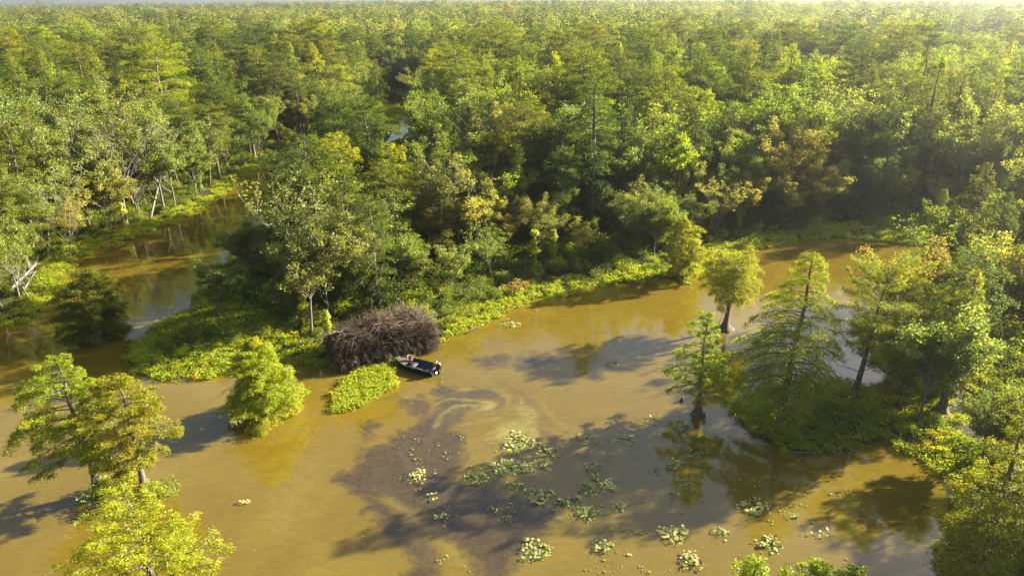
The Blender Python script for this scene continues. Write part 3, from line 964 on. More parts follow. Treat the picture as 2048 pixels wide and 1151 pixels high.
def join_tree(name, pair, leafmat):
    """Trunk and crown in one mesh, for prototypes of the scattered forest."""
    vs, fs, mi, tn, off = [], [], [], [], 0
    for k, me in enumerate(pair):
        nv = len(me.vertices); co = np.empty(nv * 3, np.float32); me.vertices.foreach_get('co', co)
        nf = len(me.polygons); ix = np.empty(nf * 4, np.int32); me.loops.foreach_get('vertex_index', ix)
        vs.append(co.reshape(-1, 3)); fs.append(ix.reshape(-1, 4) + off); mi += [k] * nf; off += nv
        if k == 1:
            t_ = np.empty(nv, np.float32); me.attributes['tint'].data.foreach_get('value', t_); tn.append(t_)
        else:
            tn.append(np.zeros(nv, np.float32))
    return make_mesh(name, np.concatenate(vs), [np.concatenate(fs)], [pair[0].materials[0], leafmat], mi, np.concatenate(tn))


# ------------------------------------------------------------------ named trees along the shores
SP = {'cy': CY, 'hw': HW, 'wi': WI, 'bare': BARE}
TREES = []      # every forest tree: dict(kind, proto, mat key, x, y, scale, rz, px, py)


def put(kind, bx, by, ty, color, proto=None, label=None):
    """A tree of the shore placed by its foot and its top in the photograph."""
    b_ = P(bx, by)
    H = height_at(bx, by, ty)
    ps = SP[kind]
    pi = proto if proto is not None else int(bx) % len(ps)
    hp = ps[pi][0].vertices
    co = np.empty(len(hp) * 3, np.float32); hp.foreach_get('co', co)
    z1 = co.reshape(-1, 3)[:, 2].max()
    TREES.append(dict(kind=kind, proto=pi, color=color, x=b_.x, y=b_.y, s=H / z1, rz=(bx * 0.37) % 6.28, named=True, label=label))
    EXCL.append((b_.x, b_.y, 3.3 * H / 18))


# peninsula and middle shore
put('cy', 640, 560, 275, 'deep green', 2); put('cy', 700, 530, 268, 'yellow-green', 0); put('cy', 790, 520, 292, 'yellow-green', 4)
put('cy', 572, 520, 305, 'olive green', 3); put('hw', 655, 600, 338, 'dusty olive', 5); put('hw', 735, 580, 395, 'dusty olive', 5)
put('cy', 745, 440, 195, 'deep green', 5); put('cy', 690, 420, 205, 'deep green', 2)
put('hw', 875, 520, 390, 'golden tan', 4); put('hw', 955, 530, 368, 'golden tan', 4); put('hw', 1010, 520, 400, 'golden tan', 3)
put('hw', 1085, 520, 388, 'dusty olive', 3); put('hw', 1165, 520, 440, 'golden tan', 4); put('hw', 800, 600, 470, 'dusty olive', 4)
put('cy', 1010, 470, 255, 'yellow-green', 1); put('cy', 965, 460, 290, 'olive green', 3); put('cy', 1030, 380, 165, 'olive green', 3)
put('cy', 935, 350, 168, 'yellow-green', 0); put('cy', 985, 540, 450, 'yellow-green', 3)
put('wi', 1185, 430, 228, 'bright green', 0); put('wi', 1240, 440, 290, 'bright green', 0); put('wi', 1350, 400, 255, 'bright green', 1)
put('wi', 1120, 430, 290, 'bright green', 1); put('wi', 1255, 450, 330, 'bright green', 1); put('wi', 1310, 440, 320, 'bright green', 0); put('wi', 1490, 380, 225, 'bright green', 1)
put('cy', 1300, 450, 330, 'yellow-green', 3)
put('hw', 1330, 510, 410, 'dusty olive', 4); put('hw', 1390, 460, 325, 'golden tan', 3); put('hw', 1450, 450, 300, 'dusty olive', 3); put('hw', 1535, 440, 240, 'golden tan', 3)
put('hw', 1590, 440, 300, 'golden tan', 4); put('hw', 1640, 450, 320, 'golden tan', 4); put('hw', 1500, 450, 340, 'dusty olive', 4); put('hw', 1560, 455, 350, 'golden tan', 4)
put('cy', 1440, 380, 200, 'olive green', 1); put('cy', 1690, 330, 96, 'deep green', 5)
put('hw', 1890, 420, 185, 'dusty olive', 3); put('hw', 1990, 420, 235, 'dusty olive', 3); put('hw', 1750, 440, 300, 'dusty olive', 3); put('hw', 1960, 440, 330, 'fresh green', 0)
put('hw', 440, 640, 520, 'dusty olive', 4); put('hw', 500, 560, 440, 'dusty olive', 4); put('hw', 590, 640, 540, 'dusty olive', 4)
put('cy', 890, 440, 330, 'deep green', 2)
# west bank
put('cy', 30, 560, 330, 'olive green', 0); put('hw', 140, 520, 385, 'golden tan', 5); put('cy', 75, 500, 250, 'olive green', 1); put('cy', 0, 500, 290, 'yellow-green', 4)
put('hw', 40, 600, 450, 'fresh green', 4); put('hw', 5, 620, 430, 'dusty olive', 3); put('hw', 185, 470, 240, 'dusty olive', 3); put('bare', 200, 440, 225, 'grey', 0); put('hw', 275, 430, 215, 'dusty olive', 3)
put('bare', 330, 425, 235, 'grey', 1); put('hw', 350, 420, 240, 'dusty olive', 4); put('hw', 225, 470, 330, 'golden tan', 4); put('bare', 50, 450, 330, 'grey', 1)
put('hw', 460, 350, 245, 'dusty olive', 3); put('hw', 395, 400, 285, 'fresh green', 4); put('hw', 520, 330, 190, 'fresh green', 3); put('wi', 380, 340, 190, 'bright green', 0); put('hw', 575, 300, 250, 'golden tan', 4)
put('cy', 110, 440, 205, 'olive green', 3); put('wi', 130, 260, 125, 'bright green', 0)
# right group in the near forest
put('cy', 1900, 790, 500, 'olive green', 4); put('hw', 2045, 700, 405, 'golden tan', 3); put('hw', 1825, 740, 560, 'golden tan', 4)
put('hw', 1785, 700, 480, 'golden tan', 4); put('hw', 1860, 800, 640, 'golden tan', 3); put('hw', 1835, 850, 610, 'dusty olive', 4); put('hw', 1962, 930, 790, 'dusty olive', 0); put('hw', 2010, 900, 770, 'fresh green', 2); put('hw', 2030, 960, 800, 'dusty olive', 1); put('cy', 1880, 830, 540, 'yellow-green', 3); put('hw', 1930, 640, 440, 'golden tan', 4)
put('hw', 2060, 700, 460, 'golden tan', 4); put('hw', 1790, 820, 690, 'fresh green', 2)

# ------------------------------------------------------------------ filler forest
def fill(spacing, ymin, ymax, half, seed):
    r = np.random.default_rng(seed)
    ys_ = np.arange(ymin, ymax, spacing * .87)
    out = []
    for i, y in enumerate(ys_):
        xm = half(y)
        x = np.arange(-xm, xm, spacing) + (i % 2) * spacing / 2
        out.append(np.column_stack([x, np.full(len(x), y)]))
    p_ = np.concatenate(out)
    return p_ + r.uniform(-.36, .36, p_.shape) * spacing


r = np.random.default_rng(99)
pt = fill(5.4, 20, 330, lambda y: y * 0.86 + 55, 5)
s_ = land(pt[:, 0], pt[:, 1])
inm = sdist(MARSH_FAR, pt[:, 0], pt[:, 1])
east = sdist(EAST, pt[:, 0], pt[:, 1]) > -1
shore_ = (pt[:, 0] > -14) & (pt[:, 1] < 125) & ~east
ok = (s_ > np.where(shore_, 5.0, 3.5)) & (inm < 0)
ok &= ~(east & (pt[:, 1] < 44) & (r.random(len(pt)) < .6))
sdh = (math.sin(az), math.cos(az))
# lanes cleared among the eastern trees so that the low sun reaches the pond
for lx, ly, hw_ in ((20, 38.5, 6.0), (25, 54, 3.6), (17, 43, 3.0)):
    cr_ = (pt[:, 0] - lx) * sdh[1] - (pt[:, 1] - ly) * sdh[0]
    ok &= ~(east & (np.abs(cr_) < hw_) & (pt[:, 0] < 80))
# keep the open tip of the peninsula and the grassy islet free of trees
tip = poly([(230, 700), (300, 770), (640, 770), (620, 690), (520, 620), (430, 560), (330, 620)])
ok &= sdist(tip, pt[:, 0], pt[:, 1]) < 0
isl = poly([(1440, 900), (1440, 730), (1700, 740), (1800, 760), (1900, 880), (1930, 960), (1900, 1000)])
ok &= sdist(isl, pt[:, 0], pt[:, 1]) < 0
rightmarsh = poly([(1400, 560), (1400, 500), (1560, 468), (1700, 450), (1800, 445), (2048, 430), (2200, 420), (2200, 500), (1700, 520)])
ok &= sdist(rightmarsh, pt[:, 0], pt[:, 1]) < 0
blindz = poly([(640, 760), (670, 650), (890, 640), (930, 700), (820, 760)])
ok &= sdist(blindz, pt[:, 0], pt[:, 1]) < 0
for ex, ey, er in EXCL:
    ok &= np.hypot(pt[:, 0] - ex, pt[:, 1] - ey) > er
pt = pt[ok]; s_ = s_[ok]; east = east[ok]
def blocks_view(x, y, h=17.0, R=4.0):
    """True where a tree would stand in the gap through which the far river shows."""
    a0 = proj(x, y, h); a1 = proj(x, y, 2)
    wpx = R * F_PX / a0[2]
    return a0[1] < 262 and a1[1] > 205 and abs(a0[0] - 803) < 14 + wpx and y < 235


# open water and bank that the photograph shows clear of trees
VIEW = [np.array([(-20, 640), (100, 560), (170, 490), (290, 440), (420, 385), (515, 340), (532, 352), (515, 400), (470, 450), (430, 510), (400, 580), (300, 680), (240, 730), (-20, 740)], float),
        np.array([(930, 660), (1060, 606), (1220, 572), (1300, 560), (1400, 545), (1440, 508), (1560, 486), (1700, 462), (1860, 470), (1860, 500), (1740, 520), (1480, 700), (1000, 760)], float)]


def covers_water(x, y, h=16.0, R=4.6):
    zc0 = proj(x, y, 0)[2]
    wpx = R * F_PX / zc0
    pts_ = []
    for fz in (.1, .3, .5, .7, .85, 1.0):
        q = proj(x, y, h * fz)
        k_ = {.1: 0.1, .3: .6, .5: 1, .7: .9, .85: .6, 1.0: .1}[fz]
        pts_ += [(q[0] - wpx * k_, q[1]), (q[0], q[1]), (q[0] + wpx * k_, q[1])]
    a_ = np.array(pts_)
    return any((sdist(v_, a_[:, 0], a_[:, 1]) > 2).any() for v_ in VIEW)


BANKP = [P(a_, b_) for a_, b_ in ((60, 640), (110, 590), (200, 486), (250, 474), (300, 456), (350, 434), (400, 414), (450, 390), (495, 365), (240, 440), (330, 420), (420, 445), (480, 405), (330, 545), (270, 570), (500, 380))]
sdh = (math.sin(az), math.cos(az))


def sun_limit(x, y):
    """Height a tree may reach before its shadow falls on the sunlit left bank."""
    lim = 99.0
    for b2 in BANKP:
        dx, dy = x - b2.x, y - b2.y
        d = dx * sdh[0] + dy * sdh[1]
        c = abs(dx * sdh[1] - dy * sdh[0])
        if d > 4 and c < 4.5:
            lim = min(lim, 1.5 + (d - 2) * math.tan(el))
    return lim


for (x, y), sd_, ea in zip(pt, s_, east):
    if blocks_view(x, y) or (not ea and y < 175 and -95 < x < 75 and covers_water(x, y)):
        continue
    n_ = vnoise(x, y, 38) * .7 + vnoise(x + 200, y, 15) * .5
    u = r.random()
    front = x > -14 and y < 125 and not ea and sd_ < 14
    if front and r.random() < .35:
        continue
    edge_ = np.clip(1 - (sd_ - 4) / 12, 0, 1)
    pcy = np.clip(.55 + .6 * n_ - .25 * edge_ - .2 * (x > 40), .08, .93)
    if u < pcy:
        kind = 'cy'; pi = int(r.integers(0, 6))
        color = r.choice(['deep green', 'olive green', 'yellow-green', 'rust-tinged green'], p=[.34, .46, .17, .03])
        s = r.uniform(.70, 1.14) * (1 - .2 * edge_) * (.76 if (x < 5 and y < 135) else 1)
    elif u < pcy + .07 and not (x < 5 and y < 140):
        kind = 'wi'; pi = int(r.integers(0, 2)); color = 'bright green'; s = r.uniform(.9, 1.3)
    elif u < pcy + .10:
        kind = 'bare'; pi = int(r.integers(0, 3)); color = 'grey'; s = r.uniform(.85, 1.15)
    else:
        kind = 'hw'; pi = int(r.integers(0, 6))
        color = r.choice(['fresh green', 'dusty olive', 'golden tan', 'orange-tinged'], p=[.54, .41, .04, .01])
        s = r.uniform(.8, 1.15) * (1 - .25 * edge_)
    if front:
        kind = 'hw'; pi = int(r.integers(2, 6)); color = r.choice(['fresh green', 'dusty olive', 'golden tan'], p=[.35, .4, .25]); s = r.uniform(.36, .62)
    if not ea:
        lim = sun_limit(x, y)
        if lim < 6.5:
            continue
        s = min(s, lim / 17.0)
    TREES.append(dict(kind=kind, proto=pi, color=str(color), x=float(x), y=float(y), s=float(s), rz=float(r.random() * 6.28), named=False, label=None))

# which of them show largest: those become objects of their own, the rest one mass
for t in TREES:
    hh = 17 * t['s']
    t['px'], t['py'], t['zc'] = proj(t['x'], t['y'], hh * .7)
    t['vis'] = -60 < t['px'] < 2108 and t['py'] < 1200 and t['zc'] > 5
CAP = {'cy': 285, 'hw': 285, 'wi': 60, 'bare': 50}
solo, rest = [], []
for kd, cap in CAP.items():
    c = [t for t in TREES if t['kind'] == kd]
    c.sort(key=lambda t: (not t['named'], not t['vis'], t['zc']))
    k = [t for t in c if t['vis'] or t['named']][:cap]
    ids = set(map(id, k))
    solo += k; rest += [t for t in c if id(t) not in ids]

KN = {'cy': ('bald_cypress', 'cypress', 'cypress tree'), 'hw': ('hardwood_tree', 'hardwood', 'broadleaf tree'), 'wi': ('willow_tree', 'willow', 'willow tree'),
      'bare': ('bare_tree', 'leafless tree', 'bare tree')}
GRP = {'cy': 'cypresses of the swamp forest', 'hw': 'broadleaf trees of the swamp forest', 'wi': 'willows of the swamp forest', 'bare': 'bare trees of the swamp forest'}
COLS = [(0, 'above the far left bank'), (260, 'behind the left bank'), (520, 'left of the river gap'), (780, 'beyond the peninsula'), (1060, 'behind the middle shore'),
        (1340, 'behind the far pond shore'), (1620, 'right of the lone umbrella cypress'), (1840, 'toward the right edge')]
ROWS = [(0, 75, 'nearest row'), (75, 95, 'front row'), (95, 115, 'second row'), (115, 140, 'third row'), (140, 170, 'fourth row'), (170, 205, 'fifth row'), (205, 1e9, 'back row')]
ORD = ['first', 'second', 'third', 'fourth', 'fifth', 'sixth', 'seventh', 'eighth', 'ninth', 'tenth', 'eleventh', 'twelfth', 'thirteenth', 'fourteenth', 'fifteenth', 'sixteenth',
       'seventeenth', 'eighteenth', 'nineteenth', 'twentieth'] + ['%dth' % q for q in range(21, 80)]
cells = {}
for t in solo:
    cn = [c for a_, c in COLS if t['px'] >= a_] or [COLS[0][1]]
    rw = [c for a_, b2, c in ROWS if a_ <= t['zc'] < b2][0]
    cells.setdefault((t['kind'], t['color'], cn[-1], rw), []).append(t)
for (kd, color, cn, rw), ts in cells.items():
    ts.sort(key=lambda t: t['px'])
    for i, t in enumerate(ts):
        which = ('only' if len(ts) == 1 else ORD[i] + '-from-left')
        t['label'] = '%s %s %s in the %s %s' % (which, color, KN[kd][1], rw, cn)

for t in solo:
    kd = t['kind']
    ms = SP[kd][t['proto']]
    mt = M_CYP[t['color']] if kd == 'cy' else M_HARD[t['color']] if kd == 'hw' else M_WILLOW if kd == 'wi' else M_HARD['dusty olive']
    plant_tree(KN[kd][0], t['label'], KN[kd][2], ms, (t['x'], t['y'], max(-.3, gz(t['x'], t['y']) - .05)), t['rz'], t['s'], GRP[kd], mt)

# rest of the mid forest as one mass, plus the far forest
protos = []; key = {}
for kd in ('cy', 'hw', 'wi', 'bare'):
    for i, ms in enumerate(SP[kd]):
        for cn, mt in (M_CYP.items() if kd == 'cy' else M_HARD.items() if kd == 'hw' else [('bright green', M_WILLOW)] if kd == 'wi' else [('grey', M_HARD['dusty olive'])]):
            if ms[1] is None:
                continue
            if (kd, i) not in key:
                key[(kd, i)] = join_tree('forest_tree', ms, mt)
            key[(kd, i, cn)] = len(protos)
            protos.append((key[(kd, i)], [ms[0].materials[0], mt]))
P_, I_, S_, Q_ = [], [], [], []
for t in rest:
    k_ = key.get((t['kind'], t['proto'], t['color']))
    if k_ is None:
        continue
    P_.append((t['x'], t['y'], max(-.3, gz(t['x'], t['y'])))); I_.append(k_); S_.append(t['s']); Q_.append(t['rz'])
mf = scatter('middle_forest', P_, protos, I_, S_, Q_)
tag(mf, 'mass of mixed cypress and broadleaf trees filling the middle distance', 'forest')

protos = []
for ms in FARC:
    jm = None
    for cn in ('deep green', 'olive green', 'rust-tinged green'):
        jm = jm or join_tree('far_tree', ms, M_CYP[cn]); protos.append((jm, [ms[0].materials[0], M_CYP[cn]]))
for ms in FARH:
    jm = None
    for cn in ('fresh green', 'dusty olive', 'golden tan'):
        jm = jm or join_tree('far_tree', ms, M_HARD[cn]); protos.append((jm, [ms[0].materials[0], M_HARD[cn]]))
pf = [fill(8.2, 331, 700, lambda y: y * .86 + 60, 6), fill(10.0, 700, 1500, lambda y: y * .86 + 60, 8), fill(15.0, 1500, 5200, lambda y: y * .86 + 60, 9)]
sc_ = [np.full(len(a), b_) for a, b_ in zip(pf, (1.18, 1.3, 1.7))]
pf = np.concatenate(pf); sc_ = np.concatenate(sc_)
ok = sdist(MARSH_FAR, pf[:, 0], pf[:, 1]) < 0
pf = pf[ok]; sc_ = sc_[ok]
n_ = vnoise(pf[:, 0], pf[:, 1], 90) * .6 + vnoise(pf[:, 0] + 500, pf[:, 1], 30) * .5
r = np.random.default_rng(123)
hard = r.random(len(pf)) < np.clip(.68 + .7 * n_, .15, .97)
cc = r.choice(3, len(pf), p=[.42, .46, .12])
idx = np.where(hard, 9, 0) + r.integers(0, 3, len(pf)) * 3 + cc
hvar = 1 + .14 * vnoise(pf[:, 0] + 90, pf[:, 1], 60)
sc_ = sc_ * r.uniform(.62, 1.14, len(pf)) * hvar
zz = far_relief(pf[:, 0], pf[:, 1]) - np.where(pf[:, 1] > 1500, 10.0, 0)
ff = scatter('distant_forest', np.column_stack([pf, zz]), protos, idx, sc_, r.random(len(pf)) * 6.28)
tag(ff, 'unbroken distant forest canopy fading into haze toward the horizon', 'forest')
print('TREES', len(TREES), 'solo', len(solo), 'rest', len(rest), 'far', len(pf))

# ------------------------------------------------------------------ undergrowth
U_B = [bush_mesh('bush_%d' % i, 1.5, h_, 520, .24, 600 + i, M_SHRUB) for i, h_ in enumerate([1.8, 2.6, 1.3])]
U_T = [bush_mesh('bank_plant_%d' % i, .55, .40, 84, .135, 620 + i, M_MAT) for i in range(3)]
V_B = bush_mesh('vine_mound', 1.3, 1.9, 520, .22, 640, M_VINE)
r = np.random.default_rng(321)


def rand_pts(n, x0, x1, y0, y1):
    return np.column_stack([r.uniform(x0, x1, n), r.uniform(y0, y1, n)])


# leafy bank plants: a fringe on every shore
p_ = np.concatenate([rand_pts(60000, -75, 95, 24, 110), rand_pts(90000, -80, 130, 110, 250)])
s = land(p_[:, 0], p_[:, 1])
fr = 3.2 + 2.2 * vnoise(p_[:, 0], p_[:, 1], 9) + 1.2 * vnoise(p_[:, 0] + 40, p_[:, 1], 2.6)
inr = (sdist(tip, p_[:, 0], p_[:, 1]) > 0) | ((sdist(isl, p_[:, 0], p_[:, 1]) > 0) & (vnoise(p_[:, 0], p_[:, 1], 3.3) > -.15)) | (sdist(rightmarsh, p_[:, 0], p_[:, 1]) > 0)
BFOOT = poly([(676, 748), (886, 700), (890, 655), (700, 690)])
ok = (s > -.35) & ((s < fr) | inr) & (sdist(BFOOT, p_[:, 0], p_[:, 1]) < 0)
p1 = p_[ok]; 
z1 = np.maximum(ground_z(p1[:, 0], p1[:, 1]), 0.0)
fm = rand_pts(9000, -20, 0, 50, 75)
fm = fm[sdist(FLOAT_MAT, fm[:, 0] + .4 * vnoise(fm[:, 0], fm[:, 1], 1.2), fm[:, 1]) > 0][:650]
PM = np.concatenate([np.column_stack([p1, z1])])
n = len(PM)
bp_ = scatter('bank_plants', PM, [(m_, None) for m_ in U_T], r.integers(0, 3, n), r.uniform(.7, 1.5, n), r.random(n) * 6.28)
tag(bp_, 'low bright green leafy plants fringing every bank', 'ground cover')
n = len(fm)
fo = scatter('floating_plant_mat', np.column_stack([fm, np.full(n, .0)]), [(m_, None) for m_ in U_T], r.integers(0, 3, n), r.uniform(.4, 1.2, n), r.random(n) * 6.28)
tag(fo, 'oval mat of bright green floating plants beside the boat', 'ground cover')
# shrubs behind the fringe
p_ = np.concatenate([rand_pts(9000, -75, 95, 24, 110), rand_pts(24000, -110, 150, 110, 290)])
s = land(p_[:, 0], p_[:, 1])
inr = (sdist(rightmarsh, p_[:, 0], p_[:, 1]) > 0)
intip = (sdist(tip, p_[:, 0], p_[:, 1]) > 0) | (sdist(isl, p_[:, 0], p_[:, 1]) > 0)
dn = vnoise(p_[:, 0], p_[:, 1], 7)
ok = (s > 2.4 + 1.2 * dn) & ~(inr & (dn < .3)) & ~(intip & (dn < .15)) & ~((sdist(isl, p_[:, 0], p_[:, 1]) > 0) & (dn < .45)) & (sdist(blindz, p_[:, 0], p_[:, 1]) < 0)
p2 = p_[ok]
sz = np.clip(.4 + .22 * (s[ok] - 2) / 4, .4, np.where(s[ok] < 9, .95, 1.7)) * r.uniform(.6, 1.35, len(p2))
isV = r.random(len(p2)) < .10
z2 = np.maximum(ground_z(p2[:, 0], p2[:, 1]), 0) - .1
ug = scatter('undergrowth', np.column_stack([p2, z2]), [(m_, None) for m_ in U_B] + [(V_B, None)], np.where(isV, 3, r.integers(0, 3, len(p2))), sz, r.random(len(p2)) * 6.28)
tag(ug, 'dark tangled shrubs and vines filling the forest floor', 'undergrowth')

# islet shrubs below the twin cypresses, stump leaves, single shrubs one can point at
SHR = [(200, 985, .8, M_MAT, 'yellow-green shrub at the foot of the left twin cypress'), (250, 975, .95, M_MAT, 'leafy shrub between the two twin cypress trunks'),
       (325, 985, .8, M_SHRUB, 'dark leafed shrub right of the twin cypress trunks'), (225, 1010, .7, M_SHRUB, 'low dark shrub in front of the twin cypress trunks'),
       (1393, 822, .45, M_VINE, 'tuft of yellow leaves on the stump of the slender pond cypress'),
       (1235, 540, 1.3, M_MAT, 'bright green mounded shrub on the middle shore left of the columnar cypress'),
       (1195, 560, 1.0, M_SHRUB, 'round green shrub on the middle shore beyond the pond'),
       (1035, 590, .9, M_HARD['orange-tinged'], 'orange-leaved shrub at the point of the middle shore'),
       (830, 640, 1.0, M_VINE, 'yellow vine-covered mound behind the brush blind'),
       (700, 640, 1.2, M_VINE, 'yellow-green vine mound at the upper left corner of the brush blind'),
       (1500, 498, 1.3, M_MAT, 'sunlit green shrub on the far pond shore'),
       (1420, 530, 1.1, M_MARSH, 'pale green shrub behind the umbrella-topped cypress'),
       (1640, 470, 1.5, M_MARSH, 'pale marsh shrub on the far shore behind the thin-crowned cypress'),
       (440, 545, .8, M_SHRUB, 'small shrub leaning over the left channel from the peninsula'),
       (1560, 855, 1.2, M_MAT, 'bright green shrub at the water edge below the drooping cypress'),
       (1660, 850, 1.3, M_SHRUB, 'dark shrub on the right islet between the two cypress trunks'),
       (1730, 840, 1.0, M_VINE, 'yellowish shrub right of the thin-crowned cypress trunk'),
       (250, 455, 1.3, M_SHRUB, 'green shrub on the left bank below the autumn-coloured trees')]
for k, (px_, py_, s_c, mt, lb) in enumerate(SHR):
    b_ = P(px_, py_)
    me = bush_mesh('shrub_%d' % k, 1.5 * s_c, 1.7 * s_c, int(420 * s_c + 200), .19, 700 + k, mt)
    o = thing('shrub', lb, 'shrub', (b_.x, b_.y, max(0, gz(b_.x, b_.y)) + (.45 if k == 4 else 0)))
    obj('crown', me, o)
    T = Tubes()
    for q in range(4):
        a_ = q * 1.6 + k
        T.tube([(0, 0, -.3), (.3 * s_c * math.cos(a_), .3 * s_c * math.sin(a_), .6 * s_c), (.7 * s_c * math.cos(a_), .7 * s_c * math.sin(a_), 1.2 * s_c)], [.04, .03, .01], 4)
    obj('stem', T.mesh('shrub_stems_%d' % k, [M_BARKD]), o)

VS = [(1070, 545, 'vine-draped snag on the middle shore, tallest of the yellow columns'), (1105, 540, 'vine-draped snag just right of the tallest yellow column'),
      (745, 600, 'vine-draped snag leaning above the brush blind'), (660, 690, 'vine-draped stump left of the brush blind'), (612, 655, 'vine-draped snag on the dark peninsula'),
      (402, 388, 'dark leafy snag standing at the left channel bend'), (1420, 470, 'vine-draped snag at the dark far shore left of the pond cove'), (1870, 470, 'vine-draped snag on the hazy right shore'),
      (250, 460, 'vine-draped snag on the left bank among shrubs'), (1475, 465, 'vine-draped snag in the dark far shore shade')]
for k, (px_, py_, lb) in enumerate(VS):
    b_ = P(px_, py_)
    s_c = (.85, .7, .6, .5, .7, .9, .8, .9, .8, .8)[k]
    plant_tree('vine_covered_snag', lb, 'snag', VINE[k % 2], (b_.x, b_.y, max(0, gz(b_.x, b_.y)) - .1), k * 1.3, s_c, 'vine-draped snags', M_SHRUB if k == 5 else M_VINE)

# ------------------------------------------------------------------ water lilies
def lily_mesh(name, rx, ry, n, seed, size=.185, stand=.18):
    r_ = np.random.default_rng(seed)
    vs, fs, tn = [], [], []
    a_ = r_.random(n) * 6.28; q = np.sqrt(r_.random(n)) * (1 + .18 * np.sin(3 * a_ + seed))
    x = q * rx * np.cos(a_) + r_.normal(0, .05, n); y = q * ry * np.sin(a_) + r_.normal(0, .05, n)
    K = 7
    for i in range(n):
        s = size * r_.uniform(.4, 1.35)
        up = r_.random() < .7
        z = (.05 + stand * r_.random()) if up else .012 + .004 * (i % 5)
        tilt = float(np.clip(r_.normal(0, .38), -.75, .75)) if up else float(np.clip(r_.normal(0, .01), -.02, .02)); td = r_.random() * 6.28
        th = np.linspace(.25, 6.03, K) + r_.random() * 6.28
        px_ = np.append(0, s * .5 * np.cos(th)); py_ = np.append(0, s * .5 * np.sin(th))
        pz_ = z + (px_ * math.cos(td) + py_ * math.sin(td)) * math.tan(tilt) + np.append(-.03 * up, np.zeros(K))
        vs.append(np.column_stack([x[i] + px_, y[i] + py_, np.maximum(pz_, .008)]))
        b0 = i * (K + 1)
        fs += [[b0, b0 + j, b0 + j + 1] for j in range(1, K)]
        tn += [r_.random()] * (K + 1)
    return make_mesh(name, np.concatenate(vs), [np.array(fs)], [M_LILY], tint=tn)


def px_m(px_, py_):
    """metres per pixel across and metres of ground per pixel of height at a point."""
    a_ = P(px_, py_); b_ = P(px_ + 1, py_); c_ = P(px_, py_ - 1)
    return (b_ - a_).length, (c_ - a_).length


LIL = [(1036, 886, 34, 24, 150, 'dense pale oval lily patch nearest the green swirl'), (1098, 902, 26, 13, 60, 'small lily patch touching the shadow right of the dense oval one'),
       (1168, 876, 24, 11, 34, 'thin dark lily patch at the upper edge of the long shadow'), (1252, 878, 22, 12, 26, 'shaded lily patch in the middle of the long shadow'),
       (1308, 838, 22, 9, 22, 'dark lily patch left of the slender cypress stump'), (1366, 856, 20, 15, 110, 'rounded silvery lily patch just below the slender cypress stump'),
       (1022, 936, 52, 17, 190, 'long pale lily patch below the dense oval one'), (952, 952, 26, 20, 70, 'left tail of the long pale lily patch'),
       (836, 954, 20, 17, 62, 'lone lily patch in the middle of the brown silt'), (1096, 932, 20, 9, 18, 'shaded scraps of lily right of the long pale patch'),
       (1030, 972, 22, 10, 26, 'shaded lily patch below the long pale patch'), (1078, 992, 34, 17, 100, 'mottled lily patch at the tip of the long shadow'),
       (1188, 934, 20, 9, 26, 'dark lily scraps in the gap between the two shadows'), (1188, 956, 18, 7, 20, 'thin row of lilies above the silvery pair'),
       (1176, 978, 18, 14, 60, 'silvery lily patch left of its darker twin'), (1216, 970, 20, 11, 44, 'darker lily patch right of its silvery twin'),
       (1142, 1004, 26, 12, 60, 'lily patch at the upper rim of the big lower shadow'), (1176, 1026, 26, 16, 62, 'dark lily patch sunk in the big lower shadow'),
       (1240, 1012, 16, 11, 34, 'small round dark lily patch on the big shadow rim'), (1352, 928, 20, 11, 44, 'lily patch on the ochre reflection below the stump'),
       (1362, 964, 16, 8, 20, 'faint lily scraps right of the long shadow'), (1348, 990, 12, 8, 12, 'tiny shaded lily scraps in the lower shadow'),
       (1512, 1014, 38, 17, 110, 'largest silvery lily patch at lower right'), (1348, 1070, 32, 20, 100, 'big dark lily patch in the lower shadow'),
       (1206, 1092, 22, 14, 44, 'shaded bluish lily patch in the deepest shadow'), (1070, 1100, 34, 26, 90, 'broken brown and green lily patch near the bottom edge'),
       (1440, 1064, 18, 12, 24, 'loose pale lily pads right of the big dark patch'), (1382, 1122, 24, 22, 80, 'silvery lily patch at the bottom edge'),
       (1540, 1088, 26, 18, 70, 'dark lily patch above the cypress tips at the bottom'), (1640, 1068, 26, 8, 14, 'sparse floating pads in the sunlit lower right pool'),
       (1578, 970, 8, 6, 8, 'few pale pads in front of the cypress reflection'), (1588, 1032, 10, 5, 7, 'five or so pads right of the largest silvery patch'),
       (1024, 648, 22, 10, 40, 'lone lily patch off the middle shore point'), (1226, 728, 14, 7, 26, 'small dark lily patch in the umbrella cypress shadow'),
       (1402, 800, 20, 7, 10, 'few pads floating right of the slender cypress knee'), (868, 992, 14, 9, 10, 'few tiny pads on the silt below the lone patch'),
       (876, 1036, 10, 7, 7, 'tiny pad cluster on the lower silt'), (982, 1018, 14, 6, 7, 'tiny pale pads right of the silt edge'),
       (1392, 905, 26, 10, 26, 'loose pads in the shade below the stump reflection'), (490, 1003, 12, 5, 9, 'tiny brown scrap of plants alone on the left water'),
       (470, 1180, 5, 4, 3, 'single leaf scrap at the lower left')]
LIL = [l for l in LIL if l[1] < 1160]
for k, (px_, py_, rx, ry, n, lb) in enumerate(LIL):
    mx_, my_ = px_m(px_, py_)
    b_ = P(px_, py_)
    o = obj('water_lily_patch', lily_mesh('water_lily_patch_%d' % k, rx * mx_ * .9, ry * my_ * .9, int(n * 1.35), 800 + k), None, (b_.x, b_.y, 0.0))
    tag(o, lb, 'water lilies', 'water lily patches on the pond')
